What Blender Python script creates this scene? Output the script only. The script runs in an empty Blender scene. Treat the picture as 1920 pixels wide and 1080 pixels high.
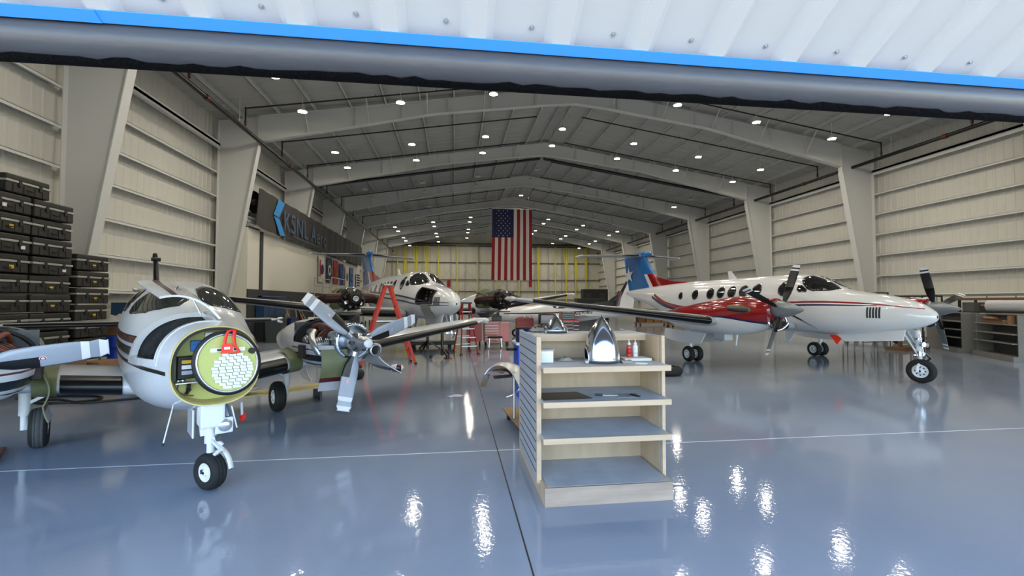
import bpy, math, random
from mathutils import Vector as V, Matrix as M
random.seed(7)
S = bpy.context.scene
COL = S.collection
PI = math.pi
cos, sin = math.cos, math.sin

# ------------------------------------------------------------------ materials
def lin(c):
    return tuple((x/12.92 if x <= .04045 else ((x+.055)/1.055)**2.4) for x in c)
def mat(name, rgb, rough=.5, metal=0., var=0., vscale=3., bump=0., bscale=20., coat=0., emit=0., spec=.5, alpha=1., trans=0., stretch=None, rvar=0.):
    m = bpy.data.materials.new(name); m.use_nodes = True
    nt = m.node_tree; b = nt.nodes['Principled BSDF']
    c = (*lin(rgb), 1)
    b.inputs['Base Color'].default_value = c
    b.inputs['Roughness'].default_value = rough
    b.inputs['Metallic'].default_value = metal
    b.inputs['Coat Weight'].default_value = coat
    b.inputs['Coat Roughness'].default_value = .06
    b.inputs['Specular IOR Level'].default_value = spec
    b.inputs['Alpha'].default_value = alpha
    b.inputs['Transmission Weight'].default_value = trans
    if emit:
        b.inputs['Emission Color'].default_value = c
        b.inputs['Emission Strength'].default_value = emit
    if var or bump or rvar:
        tc = nt.nodes.new('ShaderNodeTexCoord'); src = tc.outputs['Object']
        if stretch:
            mp = nt.nodes.new('ShaderNodeMapping'); mp.inputs['Scale'].default_value = stretch
            nt.links.new(src, mp.inputs['Vector']); src = mp.outputs['Vector']
        n = nt.nodes.new('ShaderNodeTexNoise'); n.inputs['Scale'].default_value = vscale
        n.inputs['Detail'].default_value = 5; n.inputs['Roughness'].default_value = .6
        nt.links.new(src, n.inputs['Vector'])
        if var:
            r = nt.nodes.new('ShaderNodeMapRange')
            r.inputs['From Min'].default_value = .3; r.inputs['From Max'].default_value = .7
            r.inputs['To Min'].default_value = 1-var; r.inputs['To Max'].default_value = 1+var*.6
            nt.links.new(n.outputs['Fac'], r.inputs['Value'])
            mx = nt.nodes.new('ShaderNodeMix'); mx.data_type = 'RGBA'; mx.blend_type = 'MULTIPLY'
            mx.inputs[0].default_value = 1; mx.inputs[6].default_value = c
            nt.links.new(r.outputs['Result'], mx.inputs[7]); nt.links.new(mx.outputs[2], b.inputs['Base Color'])
        if rvar:
            r2 = nt.nodes.new('ShaderNodeMapRange')
            r2.inputs['From Min'].default_value = .35; r2.inputs['From Max'].default_value = .65
            r2.inputs['To Min'].default_value = rough; r2.inputs['To Max'].default_value = rough+rvar
            nt.links.new(n.outputs['Fac'], r2.inputs['Value']); nt.links.new(r2.outputs['Result'], b.inputs['Roughness'])
        if bump:
            n2 = nt.nodes.new('ShaderNodeTexNoise'); n2.inputs['Scale'].default_value = bscale
            n2.inputs['Detail'].default_value = 2
            nt.links.new(src, n2.inputs['Vector'])
            bp = nt.nodes.new('ShaderNodeBump'); bp.inputs['Strength'].default_value = bump
            bp.inputs['Distance'].default_value = .02
            nt.links.new(n2.outputs['Fac'], bp.inputs['Height']); nt.links.new(bp.outputs['Normal'], b.inputs['Normal'])
    return m

K = {}
def mk(k, *a, **kw): K[k] = mat(k, *a, **kw)
mk('epoxy_floor', (.575,.615,.675), .05, var=.06, vscale=.35, bump=.045, bscale=22, spec=.5, rvar=.035)
mk('concrete', (.78,.75,.69), .9, var=.08, vscale=.6)
mk('joint_dark', (.08,.09,.11), .6)
mk('joint_white', (.86,.88,.9), .5)
mk('wall_panel', (.80,.79,.75), .6, var=.04, vscale=.4)
mk('steel_white', (.82,.82,.80), .5)
mk('roof_deck', (.70,.695,.67), .7, var=.03, vscale=.3)
mk('back_panel', (.83,.81,.74), .6, var=.05, vscale=.3)
mk('door_white', (.76,.755,.745), .38, var=.02, vscale=.5)
mk('door_blue', (.25,.58,.90), .4)
mk('seal_black', (.24,.24,.255), .34, var=.12, vscale=5, bump=.05, bscale=14, stretch=(1,3,3))
mk('seal_tear', (.04,.04,.042), .9, spec=.1, bump=.6, bscale=60)
mk('screw_zinc', (.78,.78,.77), .35, .8)
mk('pipe_black', (.05,.045,.045), .35)
mk('pipe_red', (.35,.10,.06), .5)
mk('paint_white', (.87,.875,.885), .16, coat=.5)
mk('paint_white_dusty', (.83,.84,.855), .25, coat=.3, var=.05, vscale=4)
mk('paint_red', (.55,.05,.07), .14, coat=.6)
mk('paint_navy', (.10,.11,.30), .2, coat=.4)
mk('paint_maroon', (.30,.07,.10), .25, coat=.4)
mk('paint_black', (.06,.065,.075), .25, coat=.3)
mk('paint_sky', (.13,.42,.69), .25, coat=.3)
mk('boot', (.035,.035,.04), .3, spec=.35)
mk('gray_under', (.68,.69,.71), .35, coat=.2)
mk('glass_dark', (.07,.075,.07), .05, spec=.8, coat=.4)
mk('glass_tint', (.17,.18,.165), .05, spec=.7, coat=.3)
mk('frame_dark', (.12,.12,.12), .5)
mk('spinner_gray', (.50,.52,.54), .28, .35)
mk('blade_gray', (.60,.63,.68), .36, .1, var=.05, vscale=6)
mk('blade_dgray', (.42,.44,.45), .4)
mk('blade_black', (.05,.052,.057), .4)
mk('blade_white', (.88,.88,.9), .35)
mk('emblem_red', (.75,.12,.12), .5)
mk('tire', (.075,.075,.08), .75, var=.15, vscale=12)
mk('tread', (.27,.275,.28), .8, var=.12, vscale=20)
mk('hub_white', (.87,.87,.88), .35)
mk('gear_white', (.85,.86,.87), .35)
mk('chrome', (.85,.86,.88), .08, 1.)
mk('alu', (.72,.73,.74), .32, .9)
mk('alu_polished', (.80,.83,.87), .13, 1., bump=.02, bscale=8)
mk('steel_dark', (.28,.28,.29), .4, .7, var=.3, vscale=14)
mk('engine_dark', (.13,.11,.10), .45, .5, var=.5, vscale=9)
mk('engine_brown', (.22,.14,.11), .38, .6, var=.35, vscale=7)
mk('hose_orange', (.48,.20,.12), .6, var=.3, vscale=20)
mk('zinc_green', (.72,.74,.42), .55, var=.10, vscale=5)
mk('zinc_yellow', (.80,.74,.48), .55, var=.15, vscale=6)
mk('olive', (.41,.43,.29), .5, var=.2, vscale=5)
mk('quilt', (.21,.22,.225), .45, bump=.8, bscale=9)
mk('rubber', (.05,.05,.052), .6)
mk('red_tag', (.93,.18,.10), .5)
mk('blue_box', (.12,.42,.72), .4)
mk('white_plastic', (.88,.88,.89), .4)
mk('yellow_tag', (.80,.66,.12), .5)
mk('ply', (.72,.63,.52), .6, var=.2, vscale=3.0, stretch=(1,1,.25))
mk('pine', (.76,.66,.55), .6, var=.15, vscale=4, stretch=(.3,3,3))
mk('pine_worn', (.66,.58,.51), .65, var=.25, vscale=3.5, stretch=(.4,2,3))
mk('shelf_gray', (.70,.71,.72), .6, var=.12, vscale=5)
mk('slatwall', (.62,.63,.66), .5, var=.04, vscale=5)
mk('slot', (.10,.10,.11), .8)
mk('case_olive', (.155,.145,.12), .62, var=.2, vscale=6)
mk('case_rim', (.66,.66,.63), .4, .4)
mk('cab_blue', (.10,.24,.38), .5, var=.12, vscale=3)
mk('drum_blue', (.06,.20,.62), .4)
mk('drum_navy', (.08,.14,.36), .4)
mk('bright_blue', (.10,.30,.80), .4)
mk('cardboard', (.56,.42,.30), .8, var=.1, vscale=3)
mk('ladder_red', (.80,.22,.16), .5)
mk('ladder_red_dk', (.62,.12,.10), .5)
mk('tool_red', (.72,.07,.10), .3, coat=.3)
mk('tool_pink', (.74,.24,.27), .4)
mk('black_paint', (.045,.045,.05), .4)
mk('drawer_trim', (.70,.70,.70), .4, .5)
mk('charcoal', (.21,.215,.22), .7)
mk('sign_cloth', (.235,.225,.215), .8, var=.14, vscale=2.5, stretch=(1,2.2,.25))
mk('sign_blue', (.16,.52,.78), .6)
mk('sign_text', (.27,.35,.45), .7)
mk('cream', (.84,.82,.76), .6)
mk('strap_yellow', (.83,.78,.22), .6)
mk('strap_pale', (.78,.76,.42), .6)
mk('flag_red', (.62,.07,.11), .7)
mk('flag_white', (.90,.86,.82), .7)
mk('flag_blue', (.10,.12,.30), .7)
mk('flag_rblue', (.08,.10,.45), .7)
mk('flag_sky', (.22,.42,.62), .7)
mk('flag_black', (.07,.07,.08), .7)
mk('cloth_gray', (.56,.56,.54), .9, var=.12, vscale=6)
mk('plastic_film', (.62,.62,.60), .3, var=.1, vscale=8, bump=.5, bscale=12)
mk('cone_orange', (.90,.15,.08), .5)
mk('gray_bin', (.22,.24,.24), .6)
mk('jacket_red', (.35,.08,.07), .9)
mk('jacket_tan', (.45,.36,.15), .9)
mk('gondola_gray', (.46,.45,.43), .6, var=.08, vscale=3)
mk('gondola_dark', (.34,.34,.33), .65)
mk('bottle_red', (.75,.28,.28), .4)
mk('lamp_glass', (1,.96,.86), .5, emit=22.)
mk('lamp_off', (.80,.80,.78), .5)
mk('lens', (.75,.77,.8), .05, .6)
mk('paper', (.85,.86,.92), .6)
mk('cable_black', (.03,.03,.03), .5)
mk('wood_brown', (.42,.30,.20), .7, var=.2, vscale=4)
mk('white_film', (.82,.82,.83), .45, bump=.4, bscale=9)
mk('pallet_wood', (.60,.48,.33), .8, var=.2, vscale=4)

# ------------------------------------------------------------------ mesh builder
def frame_z(d):
    d = V(d).normalized(); u = V((0,0,1)) if abs(d.z) < .95 else V((1,0,0))
    a = d.cross(u).normalized(); b = d.cross(a).normalized()
    return a, b
class G:
    def __init__(s): s.v=[]; s.f=[]; s.m=[]; s.s=[]; s.mt=None
    def add(s, vs, fs, m=0, sm=False):
        o = len(s.v)
        for p in vs:
            p = V(p); s.v.append(s.mt @ p if s.mt else p)
        for i, f in enumerate(fs):
            s.f.append([o+j for j in f]); s.m.append(m[i] if isinstance(m, list) else m); s.s.append(sm)
        return s
    def box(s, x0,x1,y0,y1,z0,z1, m=0):
        vs=[(x,y,z) for z in (z0,z1) for y in (y0,y1) for x in (x0,x1)]
        return s.add(vs,[(0,2,3,1),(4,5,7,6),(0,1,5,4),(2,6,7,3),(0,4,6,2),(1,3,7,5)],m)
    def obox(s, c, a, b, h, m=0):          # oriented box: centre, half-vectors a, b, h
        c,a,b,h=V(c),V(a),V(b),V(h)
        vs=[c+a*i+b*j+h*k for k in (-1,1) for j in (-1,1) for i in (-1,1)]
        return s.add(vs,[(0,2,3,1),(4,5,7,6),(0,1,5,4),(2,6,7,3),(0,4,6,2),(1,3,7,5)],m)
    def bar(s, p, q, w, h=None, m=0, up=None):
        p,q=V(p),V(q); d=q-p; h=h or w
        if up is None: a,b=frame_z(d)
        else: a=d.cross(V(up)).normalized(); b=d.cross(a).normalized()
        return s.obox((p+q)/2, a*w/2, b*h/2, d/2, m)
    def cyl(s, p, q, r, r2=None, n=12, m=0, caps=True, sm=True):
        p,q=V(p),V(q); r2=r if r2 is None else r2; a,b=frame_z(q-p)
        A=[p+(a*cos(2*PI*i/n)+b*sin(2*PI*i/n))*r for i in range(n)]
        B=[q+(a*cos(2*PI*i/n)+b*sin(2*PI*i/n))*r2 for i in range(n)]
        s.add(A+B,[(i,(i+1)%n,n+(i+1)%n,n+i) for i in range(n)],m,sm)
        if caps: s.add(A,[list(range(n))[::-1]],m); s.add(B,[list(range(n))],m)
        return s
    def tube(s, pts, r, n=8, m=0, caps=True):
        pts=[V(p) for p in pts]; N=len(pts); rings=[]; a=None
        for i,p in enumerate(pts):
            d=(pts[min(i+1,N-1)]-pts[max(i-1,0)]).normalized()
            if a is None: a,b=frame_z(d)
            else:
                a=(a-d*a.dot(d)).normalized(); b=d.cross(a)
            rr=r[i] if isinstance(r,(list,tuple)) else r
            rings.append([p+(a*cos(2*PI*k/n)+b*sin(2*PI*k/n))*rr for k in range(n)])
        return s.loft(rings, m=m, caps=caps)
    def loft(s, rings, m=0, closed=True, caps=True, sm=True, skip=None, mf=None):
        n=len(rings[0]); vs=[p for r in rings for p in r]; fs=[]; ms=[]
        for i in range(len(rings)-1):
            for j in range(n if closed else n-1):
                if skip and skip(i,j): continue
                k=(j+1)%n; fs.append((i*n+j,i*n+k,(i+1)*n+k,(i+1)*n+j)); ms.append(mf(i,j) if mf else m)
        s.add(vs,fs,ms,sm)
        if caps and closed:
            s.add(rings[0],[list(range(n))[::-1]],mf(0,0) if mf else m); s.add(rings[-1],[list(range(n))],mf(len(rings)-2,0) if mf else m)
        return s
    def lathe(s, prof, o=(0,0,0), ax=(0,0,1), n=24, m=0, mf=None):   # prof: (radius, height along ax)
        o=V(o); ax=V(ax).normalized(); a,b=frame_z(ax)
        rings=[[o+ax*h+(a*cos(2*PI*i/n)+b*sin(2*PI*i/n))*max(r,1e-4) for i in range(n)] for r,h in prof]
        return s.loft(rings, m=m, caps=False, mf=mf)
    def prism(s, poly, d, m=0):            # poly: 3D points of a planar polygon, d: extrusion vector
        P=[V(p) for p in poly]; d=V(d); n=len(P)
        s.add(P+[p+d for p in P],[list(range(n))[::-1],[n+i for i in range(n)]]+[(i,(i+1)%n,n+(i+1)%n,n+i) for i in range(n)],m)
        return s
    def ball(s, c, r, m=0, n=12, sc=(1,1,1)):
        c=V(c); rings=[]
        for i in range(n//2+1):
            t=PI*i/(n//2)-PI/2
            rings.append([c+V((cos(t)*cos(2*PI*k/n)*sc[0],cos(t)*sin(2*PI*k/n)*sc[1],sin(t)*sc[2]))*r for k in range(n)])
        return s.loft(rings,m=m,caps=False)
    def build(s, name, mats, parent=None, bevel=0, kind=None):
        me=bpy.data.meshes.new(name); me.from_pydata([tuple(p) for p in s.v],[],s.f)
        for k in (mats if isinstance(mats,(list,tuple)) else [mats]): me.materials.append(K[k])
        me.polygons.foreach_set('material_index', s.m); me.polygons.foreach_set('use_smooth', s.s)
        me.update()
        o=bpy.data.objects.new(name,me); COL.objects.link(o)
        if parent: o.parent=parent
        if kind: o['kind']=kind
        if bevel:
            b=o.modifiers.new('Bevel','BEVEL'); b.width=bevel; b.segments=2; b.limit_method='ANGLE'; b.angle_limit=.7
        return o
def tag(o, label, cat, group=None):
    o['label']=label; o['category']=cat
    if group: o['group']=group
    return o
def thing(name, label, cat, loc=(0,0,0), rz=0., group=None):
    o=bpy.data.objects.new(name,None); COL.objects.link(o); o.empty_display_size=.2
    o.location=loc; o.rotation_euler=(0,0,rz); return tag(o,label,cat,group)
def children(o): return [c for c in bpy.data.objects if c.parent==o]
def copy_tree(o, parent=None):
    c=o.copy(); COL.objects.link(c)
    if parent: c.parent=parent
    for ch in children(o): copy_tree(ch,c)
    return c
def text_mesh(txt, name, size, mt, matrix, parent=None, extrude=.002, space=1.):
    cu=bpy.data.curves.new(name,'FONT'); cu.body=txt; cu.size=size; cu.extrude=extrude; cu.space_character=space
    o=bpy.data.objects.new(name,cu); COL.objects.link(o)
    me=bpy.data.meshes.new_from_object(o.evaluated_get(bpy.context.evaluated_depsgraph_get()))
    bpy.data.objects.remove(o); bpy.data.curves.remove(cu)
    me.transform(matrix); me.materials.clear(); me.materials.append(K[mt])
    p=bpy.data.objects.new(name,me); COL.objects.link(p)
    if parent: p.parent=parent
    return p
def chaikin(P, k=2):
    for _ in range(k):
        Q=[]
        for i in range(len(P)):
            a,b=P[i],P[(i+1)%len(P)]
            Q+= [tuple(x*.75+y*.25 for x,y in zip(a,b)), tuple(x*.25+y*.75 for x,y in zip(a,b))]
        P=Q
    return P
def smooth_path(P, n=6):
    P=[V(p) for p in P]; R=[]
    for i in range(len(P)-1):
        a,b,c,d=P[max(i-1,0)],P[i],P[i+1],P[min(i+2,len(P)-1)]
        for k in range(n):
            t=k/n; R.append(.5*((2*b)+(c-a)*t+(2*a-5*b+4*c-d)*t*t+(3*b-a-3*c+d)*t**3))
    return R+[P[-1]]
def arc(c, r, a0, a1, n, u, w):
    c,u,w=V(c),V(u),V(w)
    return [c+u*cos(a0+(a1-a0)*i/n)*r+w*sin(a0+(a1-a0)*i/n)*r for i in range(n+1)]

# ------------------------------------------------------------------ the hangar
XL, XR, RX = -10.3, 21.65, 5.68
YF, YB = 1.7, 65.0
def roof(x): return 12.0-.153*abs(x-RX)
FR=[5.3]+[12.85+7.53*k for k in range(7)]
def struct(g, name, mats, parent=None, **k): return g.build(name, mats, parent, kind='structure' if parent is None else None, **k)

g=G(); g.box(XL-.2,XR+.2,1.2,YB+.3,-.2,0); struct(g,'floor','epoxy_floor')
g=G(); g.box(-60,70,-70,1.2,-.2,-.004); struct(g,'ground','concrete')
g=G(); g.box(.515,.527,1.2,60,-.01,.0012); struct(g,'trim_1','joint_dark')
g=G(); g.box(XL,XR,5.44,5.455,-.01,.001); struct(g,'trim_2','joint_white')

GZ=[1.1,2.12,3.16,4.22,5.28,6.32,7.36]
def side_wall(name, X, sg):     # sg: direction towards the inside
    H=roof(X)+.25
    g=G(); prof=[]; y=YF
    while y<YB:
        for dy,dx in ((0,0),(.20,0),(.225,.016),(.285,.016),(.31,0)): prof.append((y+dy,dx))
        y+=.31
    a=[(X+sg*dx,yy,0) for yy,dx in prof]; b=[(X+sg*dx,yy,H) for yy,dx in prof]
    g.loft([a,b],closed=False,caps=False,sm=False); g.box(X-sg*.12-.05,X-sg*.12+.05,YF,YB,0,H+.1)
    w=struct(g,name,'wall_panel')
    ys=[YF]+FR+[YB]
    for z in GZ:
        r=G()
        for i in range(len(ys)-1):
            y0,y1=ys[i]+.12,ys[i+1]-.12
            xa,xb=sorted((X+sg*.04,X+sg*.25))
            r.box(xa,xb,y0,y1,z,z+.012)                        # web, seen edge on
            xa,xb=sorted((X+sg*.24,X+sg*.25)); r.box(xa,xb,y0,y1,z-.07,z+.012)
            xa,xb=sorted((X+sg*.04,X+sg*.05)); r.box(xa,xb,y0,y1,z,z+.07)
        r.build('girt','steel_white',w)
    r=G()                                                      # deep eave beam
    for i in range(len(ys)-1):
        xa,xb=sorted((X+sg*.04,X+sg*.34)); r.box(xa,xb,ys[i]+.12,ys[i+1]-.12,8.45,8.55)
        xa,xb=sorted((X+sg*.30,X+sg*.34)); r.box(xa,xb,ys[i]+.12,ys[i+1]-.12,8.30,8.62)
    r.build('eave_beam','steel_white',w)
    return w
wl=side_wall('wall_left',XL,1); wr=side_wall('wall_right',XR,-1)
r=G()                                                          # wind bracing rods in the first bay
r.cyl((XL+.3,5.5,9.2),(XL+.3,12.4,3.2),.015,n=6); r.cyl((XL+.3,12.4,9.2),(XL+.3,5.5,3.2),.015,n=6)
r.build('brace_rod','steel_white',wl)

# roof deck with purlins
g=G()
for sg in (-1,1):
    X=XL if sg<0 else XR; prof=[]; y=YF-.3
    while y<YB+.3:
        for dy,dz in ((0,0),(.42,0),(.45,.05),(.57,.05),(.60,0)): prof.append((y+dy,dz))
        y+=.6
    a=[(X,yy,roof(X)+.22-dz*.6) for yy,dz in prof]; b=[(RX,yy,roof(RX)+.22-dz*.6) for yy,dz in prof]
    g.loft([a,b] if sg>0 else [b,a],closed=False,caps=False,sm=False)
    n=V((.153*sg,0,1))
    g.prism([(X,YF-.3,roof(X)+.3),(RX,YF-.3,roof(RX)+.3),(RX,YB+.3,roof(RX)+.3),(X,YB+.3,roof(X)+.3)],(0,0,.1))
ceil=struct(g,'ceiling','roof_deck')
for i in range(-10,11):
    if i==0: continue
    x=RX+i*1.5+(.2 if i<0 else -.2); z=roof(x)
    r=G(); r.box(x-.012,x+.012,YF,YB,z,z+.22); r.box(x-.012,x+.07,YF,YB,z,z+.012)
    r.build('purlin','steel_white',ceil)
r=G()
for sg in (-1,1): r.box(RX+sg*.3-.01,RX+sg*.3+.01,YF,YB,roof(RX+.3),roof(RX)+.2)
r.build('ridge_purlin','steel_white',ceil)

# rigid frames
for k,Y in enumerate(FR):
    root=G()
    for sg,X,xk,xb in ((-1,XL,-8.45,-9.85),(1,XR,19.62,21.1)):
        # column web and flanges
        xo=X-sg*.26; zt=roof(xo)
        root.prism([(xo,Y-.01,0),(xb,Y-.01,0),(xk,Y-.01,8.45),(xk,Y-.01,roof(xk)),(xo,Y-.01,zt)],(0,.02,0))
        root.obox(((xk+xb)/2,Y,4.225),(.012,0,0),(0,.15,0),((xk-xb)/2,0,4.225))
        root.obox((xo,Y,zt/2),(.012,0,0),(0,.15,0),(0,0,zt/2))
        root.obox((xk,Y,9.1),(.012,0,0),(0,.12,0),(0,0,.68))
    fr=struct(root,'trim_%d'%(3+k),'steel_white')
    for sg,xk in ((-1,-8.45),(1,19.62)):
        d=sg
        pts=[(xk,8.72),(RX+sg*6.6,roof(RX+sg*6.6)-.62),(RX+sg*1.4,roof(RX+sg*1.4)-.72),(RX,roof(RX)-.80)]
        w=G()
        top=[(RX,roof(RX)),(xk,roof(xk))]
        w.prism([(x,Y-.008,z) for x,z in pts]+[(x,Y-.008,z) for x,z in top],(0,.016,0))
        for a,b in list(zip(pts[:-1],pts[1:]))+[(top[0],top[1])]:
            w.bar((a[0],Y,a[1]),(b[0],Y,b[1]),.26,.022,up=(0,0,1))
        for t in range(1,7):                                   # web stiffeners
            x=xk+(RX-xk)*t/7; zb=None
            for a,b in zip(pts[:-1],pts[1:]):
                if (a[0]-x)*(b[0]-x)<=0: zb=a[1]+(b[1]-a[1])*(x-a[0])/(b[0]-a[0])
            w.box(x-.006,x+.006,Y-.12,Y+.12,zb,roof(x))
        w.build('rafter','steel_white',fr)
        b=G()                                                  # flange braces up to the purlins
        for t in range(1,6):
            x=xk+(RX-xk)*(t-.2)/5.5
            zb=None
            for a,bb in zip(pts[:-1],pts[1:]):
                if (a[0]-x)*(bb[0]-x)<=0: zb=a[1]+(bb[1]-a[1])*(x-a[0])/(bb[0]-a[0])
            for sy in (-1,1): b.bar((x,Y+sy*.02,zb+.05),(x,Y+sy*.85,roof(x)+.1),.04)
        b.build('flange_brace','steel_white',fr)

# front gable above the opening and the bifold door standing part open
def gable(name,Y,z0,mats,t=.15):
    g=G(); g.prism([(XL,Y,z0),(XR,Y,z0),(XR,Y,roof(XR)+.3),(RX,Y,roof(RX)+.3),(XL,Y,roof(XL)+.3)],(0,t,0)); return struct(g,name,mats)
gable('wall_front',YF+.06,5.42,'wall_panel')
P0=V((0,1.60,2.76)); DN=V((0,-.8717,.49)).normalized(); NO=V((0,-DN.z,DN.y)).normalized()   # panel axis and its outward (downward) normal
if NO.z>0: NO=-NO
def rib_panel(L, org, dn, no, pitch=.305, depth=.032, ph=.075):
    prof=[]; x=XL+ph
    while x<XR:
        for dx,dd in ((0,0),(.175,0),(.205,depth),(.265,depth),(.295,0)): prof.append((x+dx,dd))
        x+=pitch
    g=G()
    a=[V((x,0,0))+org+no*d for x,d in prof]; b=[p+dn*L for p in a]
    g.loft([a,b],closed=False,caps=False,sm=False)
    g.prism([V((XL,0,0))+org-no*.16,V((XR,0,0))+org-no*.16,V((XR,0,0))+org+dn*L-no*.16,V((XL,0,0))+org+dn*L-no*.16],no*.05)
    return g
door=struct(rib_panel(2.72,P0,DN,NO),'door_1','door_white')
U0=P0+DN*2.72; UD=(V((0,YF,5.42))-U0).normalized()
rib_panel(2.72,U0,UD,V((0,-UD.z,UD.y)) if UD.y<0 else V((0,-UD.z,UD.y))).build('upper_panel','door_white',door)
g=G(); g.obox(V((5.7+4.54,0,0))+P0+NO*.034,(11.4,0,0),DN*.02,NO*.002); g.obox(V((5.7,0,0))+P0-DN*.02-NO*.01,(15.9,0,0),DN*.002,NO*.045)
g.obox(V((-5.7,0,0))+P0+DN*.001+NO*.038,(4.545,0,0),DN*.021,NO*.002)
g.build('edge_trim','door_blue',door)
n=28; rings=[]
random.seed(3)
PC=(1.675,2.688)
x=XL
while x<XR+.1:
    rings.append([(x,PC[0]+.072*cos(2*PI*i/n),PC[1]+(.085 if sin(2*PI*i/n)>0 else .074)*sin(2*PI*i/n)) for i in range(n)]); x+=.35
g=G(); g.loft(rings); g.build('bottom_seal','seal_black',door)
rings=[]; x=XL
while x<XR+.1:                                                 # ragged black wear strip along the underside of the seal
    t=random.uniform(-.03,.03); a0,a1=math.radians(243+t*200),math.radians(300)
    rings.append([(x,PC[0]+.0735*cos(a0+(a1-a0)*i/8),PC[1]+.0755*sin(a0+(a1-a0)*i/8)) for i in range(9)]); x+=.05
g=G(); g.loft(rings,closed=False,caps=False); g.build('wear_strip','seal_tear',door)
scr=None; i=0
for k in range(-6,10):
    for dx in (-.06,.06):
        x=.025+.305*k+dx; i+=1
        for d_ in [.055]+([.15] if i%12==4 else []):
            if scr is None:
                s_=G(); s_.cyl((0,0,0),NO*.003,.0085,n=12); s_.cyl(NO*.003,NO*.008,.005,n=6)
                scr=s_.build('screw','screw_zinc',door); o=scr
            else: o=scr.copy(); COL.objects.link(o); o.parent=door
            o.location=V((x,0,0))+P0+DN*d_+NO*.001

# back wall: a closed bifold door with frame, yellow lift straps
g=G(); prof=[]; x=XL
while x<XR:
    for dx,dd in ((0,0),(.8,0),(.82,.03),(.98,.03),(1.0,0)): prof.append((x+dx,dd))
    x+=1.0
g.loft([[(x,YB-d,0) for x,d in prof],[(x,YB-d,10.0) for x,d in prof]],closed=False,caps=False,sm=False)
g.box(XL,XR,YB+.02,YB+.15,0,10)
bd=struct(g,'door_2','back_panel')
gable('wall_back',YB,9.95,'back_panel')
r=G()
for z in (2.1,3.3,5.0,7.5): r.box(XL,XR,YB-.25,YB-.12,z-.05,z+.05)
r.box(XL,XR,YB-.35,YB-.1,9.85,10.0); r.box(XL,XR,YB-.4,YB-.1,10.15,10.3)
r.build('rail','steel_dark',bd)
for x in [XL+1.5+i*2.05 for i in range(15)]:
    r=G(); r.box(x-.03,x+.03,YB-.22,YB-.1,0,10); r.build('stud','case_rim',bd)
    r=G(); r.box(x-.05,x+.05,YB-.3,YB-.1,10.2,roof(x)); r.build('gable_post','steel_white',bd)
for x,w in ((-8.1,.16),(-7.0,.45),(-5.5,.6),(-4.0,.6),(-2.35,.2),(.3,.2),(3.2,.13),(6.1,.12),(9.3,.12),(12.2,.3),(14.75,.22),(16.4,.65),(17.85,.4),(19.4,.3)):
    r=G(); r.box(x-.08,x+.08,YB-.42,YB-.40,.2,9.9)
    if w>.25:
        for s_ in (-1,1): r.prism([(x+s_*w*.5-.06,YB-.44,9.8),(x+s_*w*.5+.06,YB-.44,9.8),(x+s_*.1+.05,YB-.46,5.1),(x+s_*.1-.05,YB-.46,5.1)],(0,.01,0))
    r.build('lift_strap','strap_yellow' if w>.15 else 'strap_pale',bd)
for x in (-.9,11.0):
    r=G(); r.box(x-.22,x+.22,YB-.45,YB-.38,3.95,5.0); r.build('red_panel','flag_red',bd)
r=G()
for z in (3.3,5.0):
    for i in range(12): x=XL+3+i*2.6; r.bar((x,YB-.3,z),(x+1.2,YB-.3,z+1.3),.035); r.bar((x+1.2,YB-.3,z+1.3),(x+2.4,YB-.3,z),.035)
r.build('truss_brace','case_rim',bd)

# partition along the left wall
g=G(); g.box(XL+.35,-8.92,20.55,43.5,0,5.05); pw=struct(g,'wall_partition','cream')
g=G(); g.box(-8.93,-8.88,20.55,43.5,0,2.36); g.build('wainscot','charcoal',pw)
for y in (21.75,):
    g=G(); g.box(-8.93,-8.87,y,y+.28,2.36,5.05); g.build('divider','charcoal',pw)
g=G(); g.box(XL+.3,-8.85,20.55,21.6,5.05,5.10); g.build('cap','charcoal',pw)

# fabric sign
sg=thing('banner_sign','long dark fabric banner with pale blue chevron and lettering above left partition','banner',(-8.62,20.75,5.0))
g=G(); rings=[]
for i in range(58):
    y=i*.385; sway=.035*sin(i*1.7)+.02*sin(i*.6)
    rings.append([V((sway+.02,y+(.12 if i==0 else 0),1.84)),V((sway*1.5,y,.95)),V((sway*1.2,y-(.12 if i==0 else 0),.08+.0*i+(.12 if i==0 else 0)))])
g.loft(rings,closed=False,caps=False); g.loft([[p+V((-.02,0,0)) for p in q] for q in rings],closed=False,caps=False); g.build('cloth','sign_cloth',sg)
g=G()
g.prism([(.09,1.5,.95),(.09,2.1,1.80),(.09,2.85,1.75),(.09,2.15,.9)],(.012,0,0)); g.prism([(.09,1.55,.88),(.09,2.2,.85),(.09,2.95,.12),(.09,2.3,.06)],(.012,0,0))
g.build('chevron','sign_blue',sg)
def sign_text(t,y,size):
    mt=M(((0,0,1,.10),(1,0,0,y),(0,1,0,.42),(0,0,0,1)))
    return text_mesh(t,'lettering',size,'sign_text',mt,sg,.006,1.15)
sign_text('KSNL Aero',2.75,1.42)
g=G(); g.box(.095,.1,4.2,8.5,.24,.28); g.build('tagline_bar','sign_text',sg)

# round wall heater / fan behind the first column
fan=thing('wall_fan','round chrome wall fan on a white bracket beside the dark banner','fan',(-9.0,20.95,6.2))
g=G(); g.lathe([(.0,.0),(.24,.0),(.48,.08),(.52,.18),(.50,.20),(.46,.11),(.24,.05),(0,.04)],(0,0,0),(1,-.25,0),n=28); g.build('dish','chrome',fan)
g=G(); g.cyl((.05,0,0),(.30,-.07,0),.14,n=14); g.build('motor','engine_dark',fan)
g=G(); g.box(-.8,.05,-.3,.6,-.72,-.66); g.box(-.05,0,-.3,.6,-.9,-.66); g.build('bracket','steel_white',fan)

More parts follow.
